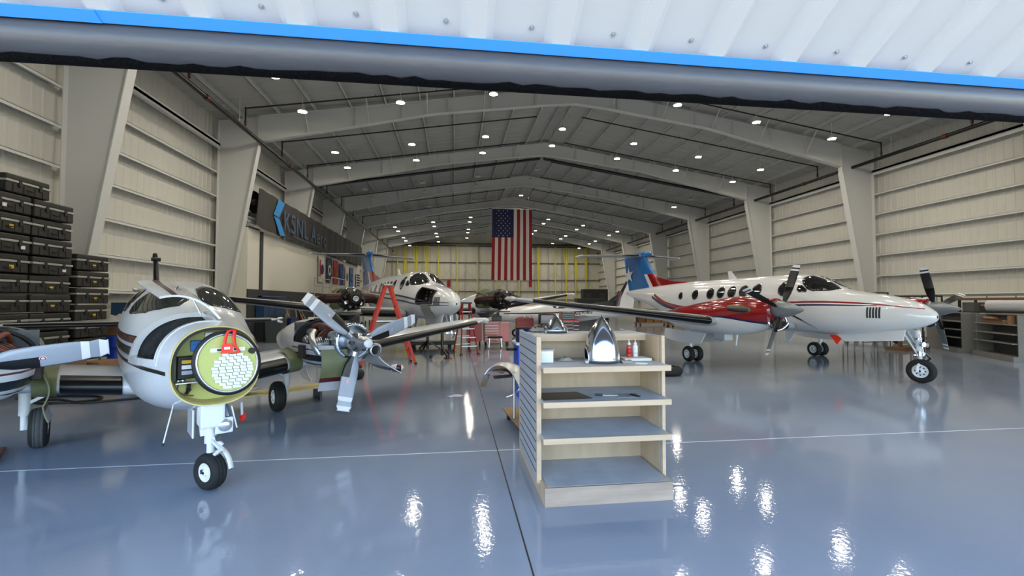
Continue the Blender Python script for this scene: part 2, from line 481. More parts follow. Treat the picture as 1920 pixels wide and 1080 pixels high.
# banners hung on the partition
def small_flag(y,w,z0,z1,m,label,draw=None):
    t=thing('hanging_flag',label,'flag',(-8.84,y*.931,1.8+(z0-1.8)*.931),0,'service flags on the left partition')
    g=G(); H=(z1-z0)*.931; w*=.931
    g.loft([[V((.02*sin(i*1.3)+.02,w*i/6,0)) for i in range(7)],[V((.02*sin(i*1.3)+.02,w*i/6,H)) for i in range(7)]],closed=False,caps=False)
    g.build('cloth',m,t)
    if draw: draw(t,w,H)
def emblem(m1,m2):
    def f(t,w,H):
        g=G(); g.cyl((.05,w/2,H/2),(.06,w/2,H/2),min(w,H)*.3,n=18); g.build('emblem',m1,t)
        g=G(); g.cyl((.06,w/2,H/2),(.066,w/2,H/2),min(w,H)*.18,n=18); g.build('emblem_centre',m2,t)
    return f
def bars(t,w,H):
    for i in range(5):
        g=G(); g.box(.048,.056,.12*w,.95*w,H*(.1+.18*i),H*(.2+.18*i)); g.build('stripe','flag_black',t)
def arcs(t,w,H):
    g=G(); g.box(.048,.056,.12*w,.3*w,H*.2,H*.85); g.build('stripe','flag_red',t)
    g=G(); g.cyl((.05,w*.62,H*.5),(.06,w*.62,H*.5),.34,n=16); g.build('emblem','flag_rblue',t)
small_flag(32.6,1.3,3.2,5.05,'cream','pale flag with red arc and blue emblem, first in the row on partition',arcs)
small_flag(34.6,1.35,3.25,5.15,'flag_blue','dark navy flag with pale round emblem on cream partition',emblem('cream','flag_blue'))
small_flag(36.5,1.3,3.2,5.1,'flag_red','red flag with dull gold emblem on cream partition',emblem('jacket_tan','flag_red'))
small_flag(38.3,1.3,3.2,5.0,'flag_rblue','royal blue flag with pale emblem beside the red flag',emblem('flag_sky','flag_rblue'))
small_flag(40.3,1.2,3.1,4.9,'flag_white','white flag with small grey emblem between two blue flags',emblem('blade_dgray','flag_sky'))
small_flag(42.0,1.3,3.0,4.95,'flag_sky','light blue flag with darker lower half on partition',emblem('flag_rblue','flag_sky'))
small_flag(44.6,1.5,3.2,4.6,'flag_white','black and white striped flag, last in the row on partition',bars)

# big national flag
fl=thing('hanging_flag','huge red white and blue striped flag with stars hanging from the roof','flag',(4.9,38.0,3.65))
FW,FH=3.45,6.15
def flx(i): return .03*sin(i*1.1)
def fpanel(x0,x1,z0,z1,m,name):
    g=G(); n=max(2,int((z1-z0)/.5)); rows=[]
    for i in range(n+1):
        z=z0+(z1-z0)*i/n
        rows.append([V((x*(1+.03*(1-z/FH))-(.05*(1-z/FH)),.06*sin(x*4.2+z*.35)+.03*sin(z*1.1),z)) for x in [x0+(x1-x0)*k/4 for k in range(5)]])
    g.loft(rows,closed=False,caps=False); g.loft([[p+V((0,.006,0)) for p in r] for r in rows],closed=False,caps=False)
    return g.build(name,m,fl)
sw=FW/13
for i in range(13):
    m='flag_red' if i%2==0 else 'flag_white'
    if i<7: fpanel(-FW/2+i*sw,-FW/2+(i+1)*sw,0,FH*.6,m,'stripe')
    else: fpanel(-FW/2+i*sw,-FW/2+(i+1)*sw,0,FH,m,'stripe')
fpanel(-FW/2,-FW/2+7*sw,FH*.6,FH,'flag_blue','canton')
def star_poly(c,r,u,w,rot=0):
    return [V(c)+V(u)*(cos(PI/2+rot+i*PI/5)*(r if i%2==0 else r*.4))+V(w)*(sin(PI/2+rot+i*PI/5)*(r if i%2==0 else r*.4)) for i in range(10)]
star=None
for r_ in range(11):
    for c_ in range(5 if r_%2==0 else 4):
        x=-FW/2+7*sw*((c_+.5)/5 if r_%2==0 else (c_+1)/5); z=FH*.6+FH*.4*(r_+.7)/11.5
        yy=.06*sin(x*4.2+z*.35)+.03*sin(z*1.1)-.012
        if star is None:
            g=G(); g.prism(star_poly((0,0,0),.062,(1,0,0),(0,0,1),-PI/2*0),(0,-.004,0)); star=g.build('star','flag_white',fl); o=star
        else: o=star.copy(); COL.objects.link(o); o.parent=fl
        o.location=(x-.05*(1-z/FH),yy,z)
g=G(); g.cyl((-FW/2,0,FH+.02),(FW/2,0,FH+.02),.03,n=8); g.build('pole','steel_white',fl)
g=G()
for x in (-1.4,1.4): g.cyl((x,0,FH),(x,0,roof(RX)-3.6),.01,n=5)
g.build('cord','steel_white',fl)

# sprinkler pipes
for nm,x,z,lab in (('L',-8.32,8.68,'black sprinkler main running along the top of the left wall'),('R',20.3,8.72,'black sprinkler main running along the top of the right wall')):
    t=thing('sprinkler_pipe',lab,'pipe',(x,YF,z))
    g=G(); g.cyl((0,0,0),(0,57.5,0),.085,n=12); g.build('pipe','pipe_black',t)
    for i in range(8):
        g=G(); y=6.6+i*7.6; g.cyl((0,y,0),(0,y+.16,0),.105,n=12); g.build('coupling','pipe_red',t)
    g=G()
    for i in range(7): g.cyl((0,9+i*7.6,0),(0,9+i*7.6,roof(x)-z),.012,n=5)
    g.build('hanger','steel_white',t)
for i in range(12):
    Y=15.0+3.8*i
    for s_,x0,x1 in ((-1,-8.32,4.2),(1,20.3,6.6)):
        t=thing('sprinkler_pipe','thin black sprinkler branch line hung under the sloping roof','pipe',(x0,Y,8.82),0,'sprinkler branch lines')
        z0=roof(x0)-.32-8.82; z1=roof(x1)-.32-8.82
        g=G(); g.tube([(0,0,0),(0,0,z0-.05),(s_*-.03,0,z0),(x1-x0,0,z1)],.032,n=7); g.build('pipe','pipe_black',t)
        g=G(); g.ball((0,0,z0),.055,n=8); g.cyl((0,0,.06),(0,0,.2),.05,n=8); g.build('elbow','pipe_red',t)
        g=G()
        for q in range(1,5):
            f=q/5; g.cyl(((x1-x0)*f,0,z0+(z1-z0)*f),((x1-x0)*f,0,z0+(z1-z0)*f+.09),.014,n=6)
        g.build('sprinkler_head','pipe_red',t)
for s_,x0,lab in ((-1,-8.32,'thick black cross main climbing from the left wall to the ridge'),(1,20.3,'thick black cross main climbing from the right wall to the ridge')):
    t=thing('sprinkler_pipe',lab,'pipe',(x0,28.9,8.93))
    g=G(); g.tube([(0,0,0),(0,0,.12),(RX+s_*.12-x0,0,roof(RX)-.68-8.93)],.085,n=10); g.build('pipe','pipe_black',t)
    g=G(); g.ball((0,0,.08),.12,n=10); g.build('elbow','pipe_red',t)

# high-bay lights
CX=[-6.07,-2.25,1.58,5.75,9.8,13.6,17.4]
ROWS=[8.1,10.9,15.7,18.5,23.4,26.0,31.0,33.6,38.6,41.2,46.2,48.8,53.8,56.4,61.2]
LIT=set()
for r_ in range(6): LIT|={(r_,c) for c in range(7)}
for r_ in range(10,15): LIT|={(r_,c) for c in (0,1,2,4,5,6)}
LIT|={(7,6),(8,3)}
lg=bpy.data.lights.new('high_bay','AREA'); lg.shape='DISK'; lg.size=.34; lg.energy=74; lg.color=(1,.93,.80)
proto={}
for r_,Y in enumerate(ROWS):
    for c,X in enumerate(CX):
        on=(r_,c) in LIT
        if not on and r_>9: continue
        z=roof(X)-.80
        if on not in proto:
            t=thing('high_bay_light','','ceiling light')
            g=G(); g.lathe([(.0,.16),(.06,.16),(.09,.10),(.19,.02),(.20,-.01),(.17,-.01)],n=18); g.build('housing','lamp_off',t)
            g=G(); g.lathe([(.0,-.012),(.17,-.012)],n=18); g.box(-.16,.16,-.02,.02,-.05,-.0); g.build('diffuser','lamp_glass' if on else 'lamp_off',t)
            g=G(); g.cyl((0,0,.16),(0,0,.90),.010,n=6); g.build('hanging_rod','steel_white',t)
            if on:
                lo=bpy.data.objects.new('high_bay_lamp',lg); COL.objects.link(lo); lo.parent=t; lo.location=(0,0,-.07)
            proto[on]=t
        else: t=copy_tree(proto[on])
        t.location=(X,Y,z)
        tag(t,'glowing round high-bay light hanging from the roof' if on else 'unlit white high-bay light hanging under the roof','ceiling light','lit high-bay lights' if on else 'unlit high-bay lights')

# ------------------------------------------------------------------ aircraft tools
# aircraft axes: x forward, y to the aircraft's left, z up, origin on the ground under the nose wheel
def spow(c,e): return math.copysign(abs(c)**e,c)
class Fus:
    def __init__(s, st, n=2.3, zmf=.5): s.st=sorted(st); s.n=n; s.zmf=zmf
    def prof(s,x):
        st=s.st
        if x<=st[0][0]: return st[0][1:]
        if x>=st[-1][0]: return st[-1][1:]
        for i in range(len(st)-1):
            if st[i][0]<=x<=st[i+1][0]:
                a,b=st[max(i-1,0)],st[min(i+2,len(st)-1)]; p,q=st[i],st[i+1]; h=q[0]-p[0]; t=(x-p[0])/h; r=[]
                for k in range(1,4):
                    d0=(q[k]-a[k])/(q[0]-a[0]); d1=(b[k]-p[k])/(b[0]-p[0]); sl=(q[k]-p[k])/h
                    def lim(d): return 0 if d*sl<=0 else math.copysign(min(abs(d),3*abs(sl)),d)
                    d0,d1=lim(d0),lim(d1)
                    r.append(p[k]*(2*t**3-3*t*t+1)+d0*h*(t**3-2*t*t+t)+q[k]*(3*t*t-2*t**3)+d1*h*(t**3-t*t))
                return r
    def pt(s,x,th):
        zb,zt,w=s.prof(x); zm=zb+(zt-zb)*s.zmf; e=2/s.n
        return V((x, w*spow(cos(th),e), zm+((zt-zm) if sin(th)>0 else (zm-zb))*spow(sin(th),e)))
    def th(s,x,z,side):
        zb,zt,w=s.prof(x); zm=zb+(zt-zb)*s.zmf
        q=(z-zm)/((zt-zm) if z>zm else (zm-zb)); q=max(-.999,min(.999,q))
        t=math.asin(math.copysign(abs(q)**(s.n/2),q))
        return t if side>0 else PI-t
    def off(s,x,th,d):
        e=.004; p=s.pt(x,th); a=s.pt(x,th+e)-s.pt(x,th-e); b=s.pt(x+e,th)-s.pt(x-e,th)
        n=a.cross(b)
        if n.length<1e-12: return p
        n.normalize(); zb,zt,w=s.prof(x)
        if n.dot(p-V((x,0,(zb+zt)/2)))<0: n=-n
        return p+n*d
    def skin(s, g, xs, nt=48, skip=None, m=0, mf=None, d=0, ths=None):
        ths=ths or [2*PI*i/nt-PI/2 for i in range(nt)]
        return g.loft([[s.off(x,t,d) if d else s.pt(x,t) for t in ths] for x in xs],m=m,skip=skip,mf=mf,caps=False)
    def patch(s, g, out, d=.004, rings=5, m=0, dome=0.):    # out: list of (x, theta)
        if len(out)<40: out=[tuple(a+(b-a)*k/5 for a,b in zip(out[i],out[(i+1)%len(out)])) for i in range(len(out)) for k in range(5)]
        cx=sum(p[0] for p in out)/len(out); ct=sum(p[1] for p in out)/len(out); R=[]
        for k in range(rings+1):
            f=1-k/rings*.999; R.append([s.off(cx+(x-cx)*f, ct+(t-ct)*f, d+dome*(1-f*f)) for x,t in out])
        R=[[s.off(x,t,-.01) for x,t in out]]+R
        return g.loft(R,m=m,caps=False)
    def win(s, g, poly, side, d=.004, k=2, m=0, dome=0.):   # poly: (x,z) corners
        return s.patch(g,[(x,s.th(x,z,side)) for x,z in chaikin(poly,k)],d,m=m,dome=dome)
    def oval(s, g, x, z, rx, rz, side, d=.004, m=0, n=20):
        return s.patch(g,[(x+rx*cos(2*PI*i/n), s.th(x+rx*cos(2*PI*i/n), z+rz*sin(2*PI*i/n), side)) for i in range(n)],d,m=m)
    def ring(s, g, poly, side, w=.03, d=.008, m=0):         # frame around an outline of (x,z)
        n=len(poly); cx=sum(p[0] for p in poly)/n; cz=sum(p[1] for p in poly)/n
        def row(f,dd):
            r=[]
            for x,z in poly:
                l=math.hypot(x-cx,z-cz); q=(l+f)/l; X,Z=cx+(x-cx)*q,cz+(z-cz)*q; r.append(s.off(X,s.th(X,Z,side),dd))
            return r
        return g.loft([row(0,-.02),row(0,d),row(w,d),row(w,-.01)],m=m,caps=False,sm=False)
    def ribbon(s, g, pts, side, d=.003, m=0, n=8):          # pts: (x,z,width)
        P=smooth_path([V(p) for p in pts],n)
        R=[]
        for p in P:
            R.append([s.off(p[0],s.th(p[0],p[1]+p[2]*(.5-k/4),side),d) for k in range(5)])
        R=[[s.off(p[0],s.th(p[0],p[1]+p[2]*.5,side),-.004)]+r+[s.off(p[0],s.th(p[0],p[1]-p[2]*.5,side),-.004)] for p,r in zip(P,R)]
        return g.loft(R,m=m,closed=False,caps=False)
AF=[1,.85,.7,.55,.42,.3,.2,.12,.07,.035,.012,0]
def foil(t):
    def y(x): return 5*t*(.2969*math.sqrt(x)-.126*x-.3516*x*x+.2843*x**3-.1036*x**4)
    return [(x,y(x)) for x in AF]+[(x,-y(x)*.8) for x in AF[-2::-1]]
def wing_rings(secs, fmax=1., grow=0., vert=False):        # secs: (span, x of leading edge, chord, height, thickness)
    R=[]
    for y,xl,c,z,t in secs:
        r=[]
        for fx,fz in foil(t):
            if fx>fmax: continue
            px=xl-fx*c+(grow*(1 if fx<.02 else .3)); pz=fz*c+math.copysign(grow if fz else 0,fz)
            r.append(V((px,pz,z+y) if vert else (px,y,z+pz)))
        R.append(r)
    return R
def blade(parent, name, R, r0, cr, pitch, ang, org, mats, face=1, black_to=.55, tip=((.86,.92),(.95,1.)), sweep=0.):
    # mats: slots face, rear, root boot, white tip ; blade turns about the x axis
    st=[(r0,.04,.05),(r0+.06,.55*cr,.045),(.35*R,.9*cr,.03),(.50*R,1.*cr,.022),(black_to*R,1.*cr,.02),(black_to*R+.001,1.*cr,.02),(.72*R,1.*cr,.016)]
    for a,b in tip: st+= [(a*R,.95*cr,.012),(a*R+.001,.95*cr,.012),(b*R-.001,.86*cr,.01),(b*R,.85*cr,.01)]
    st+= [(.985*R,.72*cr,.008),(R,.42*cr,.005)]
    st=sorted(st); g=G(); rings=[]; n=12
    for r,c,t in st:
        ring=[]
        tw=pitch+(.30*(1-r/R))
        for i in range(n):
            a=2*PI*i/n; u=cos(a)*c/2+sweep*(r/R)**3*.06; w=sin(a)*t/2*1.2
            ring.append(V((w*cos(tw)+u*sin(tw)*1., u*cos(tw)-w*sin(tw), r)))
        rings.append(ring)
    def mf(i,j):
        r=(st[i][0]+st[i+1][0])/2/R; front=(j<n//2)
        if any(a<=r<=b for a,b in tip): return 3
        if r<black_to and (j in (0,1,2,9,10,11) if len(mats)>4 else False): return 2
        return 0 if front else 1
    g.mt=M.Translation(org)@M.Rotation(ang-PI/2,4,'X')
    g.loft(rings,mf=mf)
    return g.build(name,mats[:4],parent)
def wheel(parent, c, r, w, steer=0., tread='tire', hubr=.55, holes=8, side=0):
    mt=M.Translation(c)@M.Rotation(steer,4,'Z')
    g=G(); g.mt=mt; h=w/2
    prof=[(r*hubr,-h*.75),(r*.62,-h*.95),(r*.82,-h),(r*.93,-h*.8),(r*.985,-h*.52),(r,-h*.3),(r*.975,-h*.27),(r,-h*.2),(r,h*.2),(r*.975,h*.27),(r,h*.3),(r*.985,h*.52),(r*.93,h*.8),(r*.82,h),(r*.62,h*.95),(r*hubr,h*.75)]
    g.lathe(prof,(0,0,0),(0,1,0),n=40,mf=lambda i,j:1 if 4<=i<=10 else 0)
    t=g.build('tire',['tire',tread],parent)
    g=G(); g.mt=mt
    for s in (-1,1):
        g.lathe([(r*hubr*1.01,s*h*.8),(r*hubr*.93,s*h*.86),(r*hubr*.80,s*h*.62),(r*hubr*.35,s*h*.72),(r*hubr*.28,s*h*.95),(r*.02,s*h*.98)],(0,0,0),(0,1,0),n=28)
    hb=g.build('wheel_hub','hub_white',t)
    g=G(); g.mt=mt
    for s in (-1,1):
        for i in range(holes):
            a=2*PI*i/holes; q=V((cos(a)*r*hubr*.6,0,sin(a)*r*hubr*.6)); g.cyl(q+V((0,s*h*.68,0)),q+V((0,s*h*.715,0)),r*hubr*.11,n=8)
        g.cyl((0,s*h*.97,0),(0,s*h*1.02,0),r*hubr*.16,n=10)
    g.build('bolt_holes','frame_dark',hb)
    return t

# ------------------------------------------------------------------ tailed turboprop (used twice)
KAF=Fus([(.335,1.44,1.50,.02),(.31,1.385,1.565,.09),(.24,1.33,1.63,.16),(.0,1.22,1.78,.29),(-.5,1.09,1.93,.45),(-1.0,1.01,2.02,.56),(-1.6,.95,2.13,.65),(-2.05,.94,2.36,.70),(-2.45,.94,2.53,.72),(-2.9,.94,2.59,.73),(-3.6,.94,2.60,.735),(-7.2,.95,2.58,.73),(-8.4,1.08,2.55,.64),(-9.6,1.42,2.50,.46),(-10.8,1.74,2.44,.30),(-12.0,2.02,2.36,.15),(-12.5,2.16,2.30,.05)],2.25,.48)
def exposed_engine(root, y, zc, x0):
    e=G(); e.lathe([(.05,.30),(.16,.28),(.19,.12),(.29,.05),(.34,-.2),(.31,-.42),(.33,-.55),(.34,-.7),(.27,-.8),(.27,-1.15),(.2,-1.25),(.2,-1.55)],(x0,y,zc),(1,0,0),n=22)
    eng=e.build('engine','engine_dark',root)
    for s in (-1,1):
        g=G(); g.tube([(x0-.3,y+s*.15,zc),(x0-.28,y+s*.35,zc+.02),(x0-.30,y+s*.6,zc+.02),(x0-.42,y+s*.80,zc-.02),(x0-.55,y+s*.84,zc-.08)],[.13,.155,.15,.14,.12],n=14)
        g.build('exhaust_stack','engine_brown',eng)
    g=G(); g.lathe([(.16,.30),(.16,.34),(.10,.36),(.10,.30)],(x0,y,zc),(1,0,0),n=20); g.build('flange_ring','engine_dark',eng)
    g=G(); g.lathe([(.085,.31),(.085,.40),(.05,.40),(.04,.33),(.0,.33)],(x0,y,zc),(1,0,0),n=16); g.build('prop_flange','alu',eng)
    rnd=random.Random(int(y*10)+5)
    for i in range(10):
        a=rnd.uniform(0,2*PI); b=a+rnd.uniform(-1.2,1.2); r=rnd.uniform(.29,.4); xx=rnd.uniform(-1.3,-.1); yy=xx+rnd.uniform(-.3,.5)
        pts=[(x0+xx+(yy-xx)*k/6,y+cos(a+(b-a)*k/6)*r,zc+sin(a+(b-a)*k/6)*r) for k in range(7)]
        g=G(); g.tube(pts,rnd.choice((.012,.018,.025)),n=6); g.build('engine_line',rnd.choice(('steel_dark','chrome','engine_brown','hose_orange')),eng)
    for i in range(16):
        a=rnd.uniform(0,2*PI); b=a+rnd.uniform(-.9,.9); r=rnd.uniform(.14,.34); r2=rnd.uniform(.2,.38); xx=x0+rnd.uniform(.06,.2)
        g=G(); g.tube(smooth_path([(xx,y+cos(a)*r,zc+sin(a)*r),(xx+.06,y+cos((a+b)/2)*(r+r2)/2,zc+sin((a+b)/2)*(r+r2)/2),(x0-.1,y+cos(b)*r2,zc+sin(b)*r2)],4),rnd.choice((.010,.016,.022)),n=6); g.build('engine_line',rnd.choice(('steel_dark','alu','engine_brown','wood_brown','black_paint')),eng)
    for i in range(9):
        a=i*2*PI/9+.1; r=.25; g=G(); p=V((x0+.06,y+cos(a)*r,zc+sin(a)*r)); g.obox(p,(.04,0,0),(0,.03,.015),(0,-.015,.04)); g.build('accessory',('steel_dark','engine_brown','alu')[i%3],eng)
    for i in range(6):
        a=i*PI/3+.3; g=G(); p=V((x0-rnd.uniform(.1,1.1),y+cos(a)*.3,zc+sin(a)*.3)); g.cyl(p-V((.1,0,0)),p+V((.12,0,0)),rnd.uniform(.05,.09),n=10); g.build('accessory',rnd.choice(('steel_dark','engine_dark','alu')),eng)
    for s in (-1,1):
        g=G(); g.tube([(x0-1.5,y+s*.36,zc+.25),(x0-.5,y+s*.33,zc+.1),(x0-.3,y+s*.1,zc+.3)],.022,n=6); g.build('engine_mount','steel_dark',eng)
        g=G(); g.tube([(x0-1.5,y+s*.36,zc-.3),(x0-.6,y+s*.30,zc-.3)],.022,n=6); g.build('engine_mount','steel_dark',eng)
    g=G(); g.lathe([(.0,0),(.42,0),(.44,-.03),(.0,-.04)],(x0-1.5,y,zc-.02),(1,0,0),n=24); g.build('firewall','olive',eng)
    g=G(); g.box(x0-1.35,x0-.15,y-.3,y+.3,zc-.46,zc-.42); g.build('lower_tray','olive',eng)
def ka(loc, hd, label, bare, dz=0., nose_door=False):
    root=thing('turboprop_airplane',label,'airplane',(loc[0],loc[1],dz),math.atan2(hd[1],hd[0]))
    F=KAF
    xs=[.335,.325,.31,.28,.24,.15,.05,-.1,-.25,-.4,-.5,-.7,-.85,-1.0,-1.3,-1.45,-1.6,-1.8,-2.05,-2.25,-2.45,-2.7,-2.9,-3.3]+[-3.6-.4*i for i in range(10)]+[-7.6,-8,-8.4,-8.8,-9.2,-9.6,-10,-10.4,-10.8,-11.2,-11.6,-12,-12.3,-12.5]
    g=G()
    skip=None
    if nose_door:
        ths=[2*PI*i/48-PI/2 for i in range(48)]
        def skip(i,j): return xs[i]<=-.5 and xs[i+1]>=-1.45 and 29<=j<=35
    F.skin(g,xs,48,skip=skip); fus=g.build('fuselage','paint_white',root)
    red='paint_red'; navy='paint_navy'
    for s in (-1,1):
        if not bare:
            lines=[(red,[(.18,1.645,.012),(-.9,1.765,.03),(-2.2,1.80,.05),(-4,1.72,.06),(-5.6,1.62,.07),(-7.0,1.585,.09),(-8.3,1.72,.12),(-9.0,1.90,.15),(-9.5,2.10,.12)]),
                   (navy,[(-.6,1.715,.012),(-.9,1.71,.02),(-2.2,1.72,.045),(-4,1.63,.05),(-5.6,1.53,.06),(-7.0,1.48,.08),(-8.3,1.60,.11),(-9.1,1.80,.13),(-9.7,2.02,.10)])]
        else:
            lines=[(navy,[(.2,1.50,.015),(-.5,1.53,.025),(-1.4,1.60,.05),(-3.2,1.76,.06),(-7.3,1.95,.06)]),
                   (navy,[(.2,1.43,.012),(-.5,1.43,.02),(-1.4,1.46,.045),(-3.2,1.60,.05),(-7.3,1.79,.05)])]
        for m,l in lines:
            g=G(); F.ribbon(g,l,s); g.build('stripe',m,root)
        wx=[(-7.42,2.03,.12,.13),(-6.60,2.06,.16,.17)]+[(x,z,.175,.185) for x,z in ((-5.82,2.09),(-5.33,2.11),(-4.84,2.12),(-4.35,2.13),(-3.84,2.15))]+[(-2.86,2.18,.22,.22)]
        for i,(x,z,rx,rz) in enumerate(wx):
            g=G(); F.oval(g,x,z,rx+.022,rz+.022,s,.004); fr=g.build('window_frame','alu',root)
            g=G(); F.oval(g,x,z,rx,rz,s,.008); g.build('window_pane','glass_dark' if i not in (5,) else 'glass_tint',fr)
        # cockpit side triangle and windshield half
        g=G(); F.win(g,[(-2.52,2.06),(-2.14,2.06),(-2.50,2.32)],s,.006,1); g.build('side_window','glass_dark',root)
        out=[(-1.63,PI/2-.05*s),(-1.66,PI/2-.45*s),(-1.80,F.th(-1.80,2.075,s)),(-2.16,F.th(-2.16,2.06,s)),(-2.50,F.th(-2.50,2.36,s)),(-2.52,F.th(-2.52,2.50,s)),(-2.42,PI/2-.05*s)]
        out=[(x,t if s>0 or True else t) for x,t in out]
        g=G(); F.patch(g,chaikin(out,1),.004,8); wf=g.build('windshield_frame','frame_dark',root)
        cx=sum(p[0] for p in out)/7; ct=sum(p[1] for p in out)/7
        g=G(); F.patch(g,chaikin([(cx+(x-cx)*.94,ct+(t-ct)*.95) for x,t in out],1),.008,8); g.build('windshield','glass_dark',wf)
        # avionics bay louvres
        for i in range(5):
            x=(-.78 if not bare else -.42)+.058*i; g=G(); F.win(g,[(x,1.42),(x+.034,1.42),(x+.034,1.67),(x,1.68)],s,.005,0); g.build('louvre','frame_dark',root)
    # tail
    fsec=[(0,-9.45,2.85,2.35,.10),(.70,-10.12,2.38,2.35,.10),(1.45,-10.72,1.98,2.35,.095),(1.60,-10.83,1.94,2.35,.09)]
    R=wing_rings(fsec,vert=True)
    g=G(); g.loft(R,mf=lambda i,j:(1 if 6<=j<=15 else 2 if j in (5,16) else 0) if i<1 else 0); fin=g.build('fin',['paint_sky',red,'paint_white'],root)
    # rudder lower part
    g=G(); g.loft(wing_rings([(-.42,-11.15,.72,2.35,.14),(0,-11.2,1.08,2.35,.10)],vert=True)); g.build('rudder_foot','paint_sky',root)
    g=G(); g.prism([(-7.5,-.025,2.55),(-9.6,-.03,2.47),(-10.3,-.03,2.95),(-9.62,-.03,2.82),(-8.9,-.03,2.66)],(0,.06,0)); g.build('dorsal_fin',red,root)
    if True:
        for s in (-1,1):
            g=G(); pts=star_poly((-12.18,s*.075,3.08),.42,(1,0,0),(0,0,1),.12)
            g.prism([p for p in pts],(0,s*.004,0)); g.build('star','paint_white',root)
    hs=[(-2.63,-11.95,.72,3.97,.09),(-.2,-11.05,1.35,3.95,.10),(.2,-11.05,1.35,3.95,.10),(2.63,-11.95,.72,3.97,.09)]
    g=G(); g.loft(wing_rings(hs)); g.build('tailplane','gray_under',root)
    for s in (-1,1):
        q=[h for h in hs if h[0]*s>0]; q=[(h[0]*(1.0 if abs(h[0])<1 else .95),h[1]+(.02 if abs(h[0])>1 else 0),h[2],h[3],h[4]) for h in q]
        g=G(); g.loft(wing_rings(q,.08,.006),closed=False,caps=False); g.build('deicing_boot','boot',root)
        g=G(); g.tube([(-11.95,s*2.63,3.97),(-12.3,s*2.66,3.97),(-12.75,s*2.63,3.97)],[.03,.045,.02],n=8); g.build('tip_fairing','paint_white',root)
    g=G(); g.lathe([(.0,.5),(.09,.42),(.13,.1),(.10,-.9),(.04,-1.5),(0,-1.7)],(-10.9,0,3.98),(1,0,0),n=14); g.build('tail_bullet','paint_sky',root)
    # wings
    for s in (-1,1):
        ws=[(s*.6,-2.62,2.45,1.13,.16),(s*2.55,-2.72,2.35,1.22,.16),(s*3.1,-2.86,2.15,1.29,.15),(s*7.7,-4.48,1.15,1.84,.12),(s*8.1,-4.70,.85,1.89,.10)]
        g=G(); g.loft(wing_rings(ws)); g.build('wing','gray_under',root)
        b=[(s*3.12,-2.86,2.15,1.295,.15),(s*7.6,-4.44,1.17,1.83,.12)]
        g=G(); g.loft(wing_rings(b,.09,.008),closed=False,caps=False); g.build('deicing_boot','boot',root)
        b=[(s*.8,-2.63,2.44,1.14,.16),(s*2.05,-2.70,2.37,1.20,.16)]
        g=G(); g.loft(wing_rings(b,.07,.008),closed=False,caps=False); g.build('deicing_boot','boot',root)
        g=G(); g.lathe([(0,.28),(.05,.2),(.07,0),(.06,-.5),(0,-.9)],(-4.75,s*8.1,1.89),(1,0,0),n=10); g.build('tip_fairing','paint_white',root)
        y=s*2.55
        NF=Fus([(-1.36,1.34,1.84,.24),(-1.5,1.22,1.87,.30),(-1.9,1.05,1.92,.37),(-2.4,.95,1.95,.42),(-3.0,.91,1.90,.44),(-3.9,.92,1.78,.43),(-4.9,1.05,1.62,.34),(-5.8,1.22,1.48,.18),(-6.4,1.34,1.42,.05)],2.3,.5)
        if not bare:
            nx=[-1.36,-1.42,-1.5,-1.7,-1.9,-2.15,-2.4,-2.7,-3,-3.45,-3.9,-4.4,-4.9,-5.35,-5.8,-6.1,-6.4]
            g=G(); g.mt=M.Translation((0,y,0))
            ths=[2*PI*i/48-PI/2 for i in range(48)]
            def zs(x): return 1.30+.14*min(1,max(0,(-1.4-x)/1.2))+.02*max(0,-3-x)
            ta=[]
            R=[]
            for x in nx:
                t0=NF.th(x,zs(x),1); t1=NF.th(x,zs(x)-.055,1); row=[]
                low=[-PI/2+(t1+PI/2)*k/8 for k in range(9)]; mid=[t0]; up=[t0+(PI-2*t0)*k/14 for k in range(1,14)]
                seq=low+mid+up+[PI-t for t in mid]+[PI-t for t in low[::-1][:-1]]
                R.append([NF.pt(x,t) for t in seq])
            def mf(i,j):
                if j<8 or j>=24+0 and j>23: return 0
                return 1 if 9<=j<23 else 2
            g.loft(R,mf=mf,caps=False); nac=g.build('nacelle',['paint_white',red,navy],root)
            g=G(); g.mt=M.Translation((0,y,0)); g.lathe([(.12,0),(.28,.0),(.29,-.04)],(-1.355,0,1.6),(1,0,0),n=24); g.build('cowl_front','paint_red',nac)
            for q in (-1,1):
                g=G(); g.mt=M.Translation((0,y,0)); NF.win(g,[(-2.55,1.62),(-2.5,1.74),(-1.9,1.68),(-1.75,1.60),(-1.85,1.53),(-2.2,1.55)],q,.006,2); hole=g.build('exhaust_recess','olive',nac)
                g=G(); g.tube([(-1.85,y+q*.30,1.60),(-1.98,y+q*.42,1.60),(-2.15,y+q*.47,1.61),(-2.36,y+q*.49,1.63)],[.05,.06,.06,.05],n=12,caps=False); g.build('exhaust_stack','steel_dark',nac)
                g=G(); NFm=NF
            g=G(); pts=[(-1.36,y-.25,1.42),(-1.33,y-.27,1.28),(-1.36,y-.14,1.16),(-1.38,y,1.13),(-1.36,y+.14,1.16),(-1.33,y+.27,1.28),(-1.36,y+.25,1.42)]
            g.tube(smooth_path(pts,4),.035,n=10); g.build('intake_lip','chrome',nac)
            g=G(); g.lathe([(.0,.0),(.14,0.),(.15,-.02),(0,-.03)],(-1.34,y,1.28),(1,0,0),n=16); g.build('intake','frame_dark',nac)
            g=G(); g.cyl((-2.55,y-.05,.93),(-2.6,y-.05,.66),.025,.018,n=8); g.build('drain_mast','paint_white',nac)
            sp=G(); sp.lathe([(.0,.66),(.03,.63),(.09,.50),(.16,.28),(.205,.08),(.215,-.06),(.0,-.06)],(-1.3,y,1.62),(1,0,0),n=28); spn=sp.build('spinner','spinner_gray',root)
            base=math.radians(66 if s<0 else 20)
